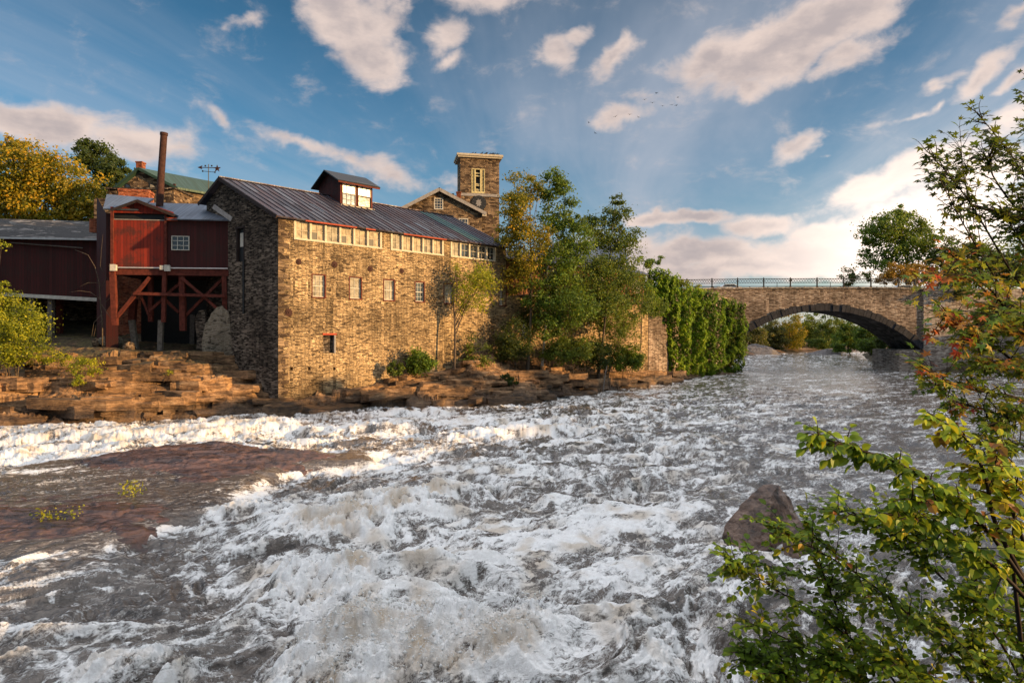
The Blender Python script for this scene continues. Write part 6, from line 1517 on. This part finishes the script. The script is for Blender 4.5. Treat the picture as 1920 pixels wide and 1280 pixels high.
# maple reaching in from the right
SH[0] = 22
mg = [(G_([(2030,820),(1930,600),(1868,500),(1815,410),(1775,350),(1728,295)], 6.0, 5.4), 1.2), (G_([(1800,385),(1785,330),(1780,268)], 5.6, 5.5), .45), (G_([(2010,540),(1935,400),(1880,300),(1815,217)], 6.0, 5.6), 1.0),
  (G_([(2010,500),(1950,350),(1925,250),(1918,175)], 6.2, 5.8), 1.2), (G_([(1960,480),(1890,400),(1840,330),(1832,292)], 5.9, 5.6), .7), (G_([(2020,760),(1930,650),(1850,530),(1790,430),(1748,352)], 6.1, 5.3), .7),
  (G_([(2020,800),(1900,640),(1820,540),(1765,480)], 5.8, 5.4), 1.0), (G_([(2020,760),(1900,640),(1850,560),(1800,520),(1728,512)], 5.6, 5.1), 1.0), (G_([(2030,850),(1900,700),(1830,640),(1770,600),(1752,590)], 5.5, 5.0), 1.0),
  (G_([(2030,820),(1900,750),(1800,730),(1722,698)], 5.4, 4.9), .7), (G_([(2030,900),(1920,800),(1830,770),(1765,750),(1728,722)], 5.4, 5.0), .8), (G_([(2030,920),(1950,860),(1880,830),(1850,842)], 5.3, 5.0), .8),
  (G_([(2030,700),(1940,620),(1890,570),(1815,600)], 5.6, 5.2), 1.1), (G_([(2030,600),(1940,520),(1890,450),(1860,400)], 6.0, 5.6), 1.2), (G_([(2040,740),(1960,700),(1890,690),(1820,680)], 5.3, 5.0), 1.2),
  (G_([(2040,640),(1960,560),(1920,470),(1895,380)], 6.0, 5.7), 1.2), (G_([(2040,860),(1970,790),(1900,770),(1850,790)], 5.3, 5.0), 1.1), (G_([(2040,560),(1980,430),(1950,330),(1900,300)], 6.3, 5.9), 1.0),
  (G_([(2040,800),(1980,680),(1940,640),(1870,620)], 5.4, 5.1), 1.2), (G_([(2000,700),(1900,600),(1850,590),(1790,640)], 5.3, 4.9), .8), (G_([(2030,520),(1980,460),(1950,420),(1930,420)], 5.9, 5.6), 1.0)]
def mt_(f, gi, tip, rg):
    px_ = 960+F_*tip[0]/tip[1]; py_ = HY-F_*(tip[2]-CZ)/tip[1]
    t_ = .22+.10*rg.normal()
    if py_ < 420: t_ = .10+.06*rg.normal()
    elif px_ < 1800 and rg.random() < .42: t_ = rg.uniform(.66, .98)
    elif 480 < py_ < 680 and rg.random() < .20: t_ = rg.uniform(.55, .82)
    elif rg.random() < .08: t_ = rg.uniform(.6, .9)
    else: t_ = .46+.08*rg.normal()
    return float(np.clip(t_, 0, 1))
near_plant('maple_branches', 'maple branches with green leaves turning orange and red hanging in from the right', 'tree', (6.2, 5.6, 1.6), mg, 'maple', 'leaf_maple', 401, 37, .29, .092, .036, mt_, .014)
# trunk of that maple just outside the frame
tr_ = bpy.data.objects['maple_branches']; q = MB(); q.tube([(6.6,5.8,1.2), (6.3,5.9,3.2), (6.1,6.1,5.5), (6.3,6.4,8.2), (6.0,6.6,10.5)], [.17,.14,.11,.07,.02], 10)
for g, _ in mg: a = P(*g[0]); q.tube([Vector((6.2,6.0,a.z-.7)), (Vector((6.2,6.0,a.z-.4))+a)/2, a], [.045,.03,.013], 6, cap=False)
q.build('trunk', M['bark'], tr_, smooth=True)
# broad leaved shrub arching over the boulder side
SH[0] = 14
bg = [(G_([(1990,1200),(1920,1110),(1850,1010),(1790,945),(1720,895),(1650,860),(1580,838),(1512,815)], 3.0, 2.75), 1.5), (G_([(1905,1085),(1852,980),(1835,900),(1815,850),(1790,815),(1745,785)], 3.0, 2.85), .75),
  (G_([(1900,1200),(1886,1060),(1888,960),(1893,905)], 3.1, 2.95), .5), (G_([(1850,1010),(1800,960),(1750,940),(1690,935)], 3.0, 2.8), .6), (G_([(1940,1130),(1900,1000),(1870,930),(1850,880),(1865,840)], 3.1, 3.0), .5),
  (G_([(1960,1180),(1880,1090),(1800,1020),(1740,985),(1660,965)], 3.0, 2.8), .9)]
near_plant('broad_leaved_shrub', 'arching shrub branches with broad green and yellow leaves above the boulder', 'shrub', (2.6, 2.9, 3.2), bg, 'ovate', 'leaf_bush', 402, 36, .13, .050, .014,
  lambda f, gi, tip, rg: float(np.clip((.42+.12*rg.normal()) if gi not in (1, 2, 4) else (.72+.12*rg.normal()), 0, 1)) if rg.random() > .12 else float(rg.uniform(.75, 1.0)), .011, hang=.75)
lg = [(G_([(1880,1400),(1780,1240),(1700,1160),(1600,1080),(1500,1020),(1440,985)], 3.9, 3.5), 1.0), (G_([(1760,1420),(1650,1260),(1560,1180),(1450,1110),(1360,1050)], 4.0, 3.6), 1.0), (G_([(1960,1400),(1860,1200),(1760,1090),(1680,1020),(1620,975),(1545,955)], 3.8, 3.5), 1.1),
  (G_([(1640,1420),(1550,1290),(1480,1210),(1400,1170)], 3.9, 3.6), .7), (G_([(1980,1300),(1870,1150),(1790,1060),(1720,1000),(1700,960)], 3.7, 3.5), 1.0), (G_([(1900,1420),(1790,1250),(1680,1150),(1570,1100),(1430,1062)], 4.1, 3.8), 1.1),
  (G_([(1680,1420),(1600,1250),(1560,1150),(1525,1060),(1515,990)], 3.9, 3.7), .8), (G_([(1560,1420),(1480,1290),(1430,1240),(1395,1225)], 3.8, 3.6), .8), (G_([(2000,1420),(1920,1260),(1860,1160),(1800,1120)], 3.7, 3.5), 1.0),
  (G_([(1840,1440),(1760,1330),(1700,1260),(1640,1230)], 3.6, 3.4), 1.2), (G_([(1940,1440),(1880,1330),(1830,1240),(1760,1180)], 3.6, 3.4), 1.2), (G_([(1720,1440),(1650,1340),(1590,1260),(1540,1230)], 3.7, 3.5), 1.2),
  (G_([(2040,1380),(1960,1240),(1900,1120),(1880,1040)], 3.7, 3.5), .8), (G_([(1600,1440),(1530,1340),(1470,1270),(1440,1262)], 3.6, 3.5), .8)]
near_plant('riverbank_bush', 'dense small-leaved green bush filling the lower right corner', 'bush', (2.7, 3.6, 2.8), lg, 'ovate', 'leaf_bush', 403, 50, .24, .045, .019,
  lambda f, gi, tip, rg: float(np.clip(.30+.13*rg.normal(), 0, .62)) if rg.random() > .035 else float(rg.uniform(.85, .93)), .009, hang=.3)
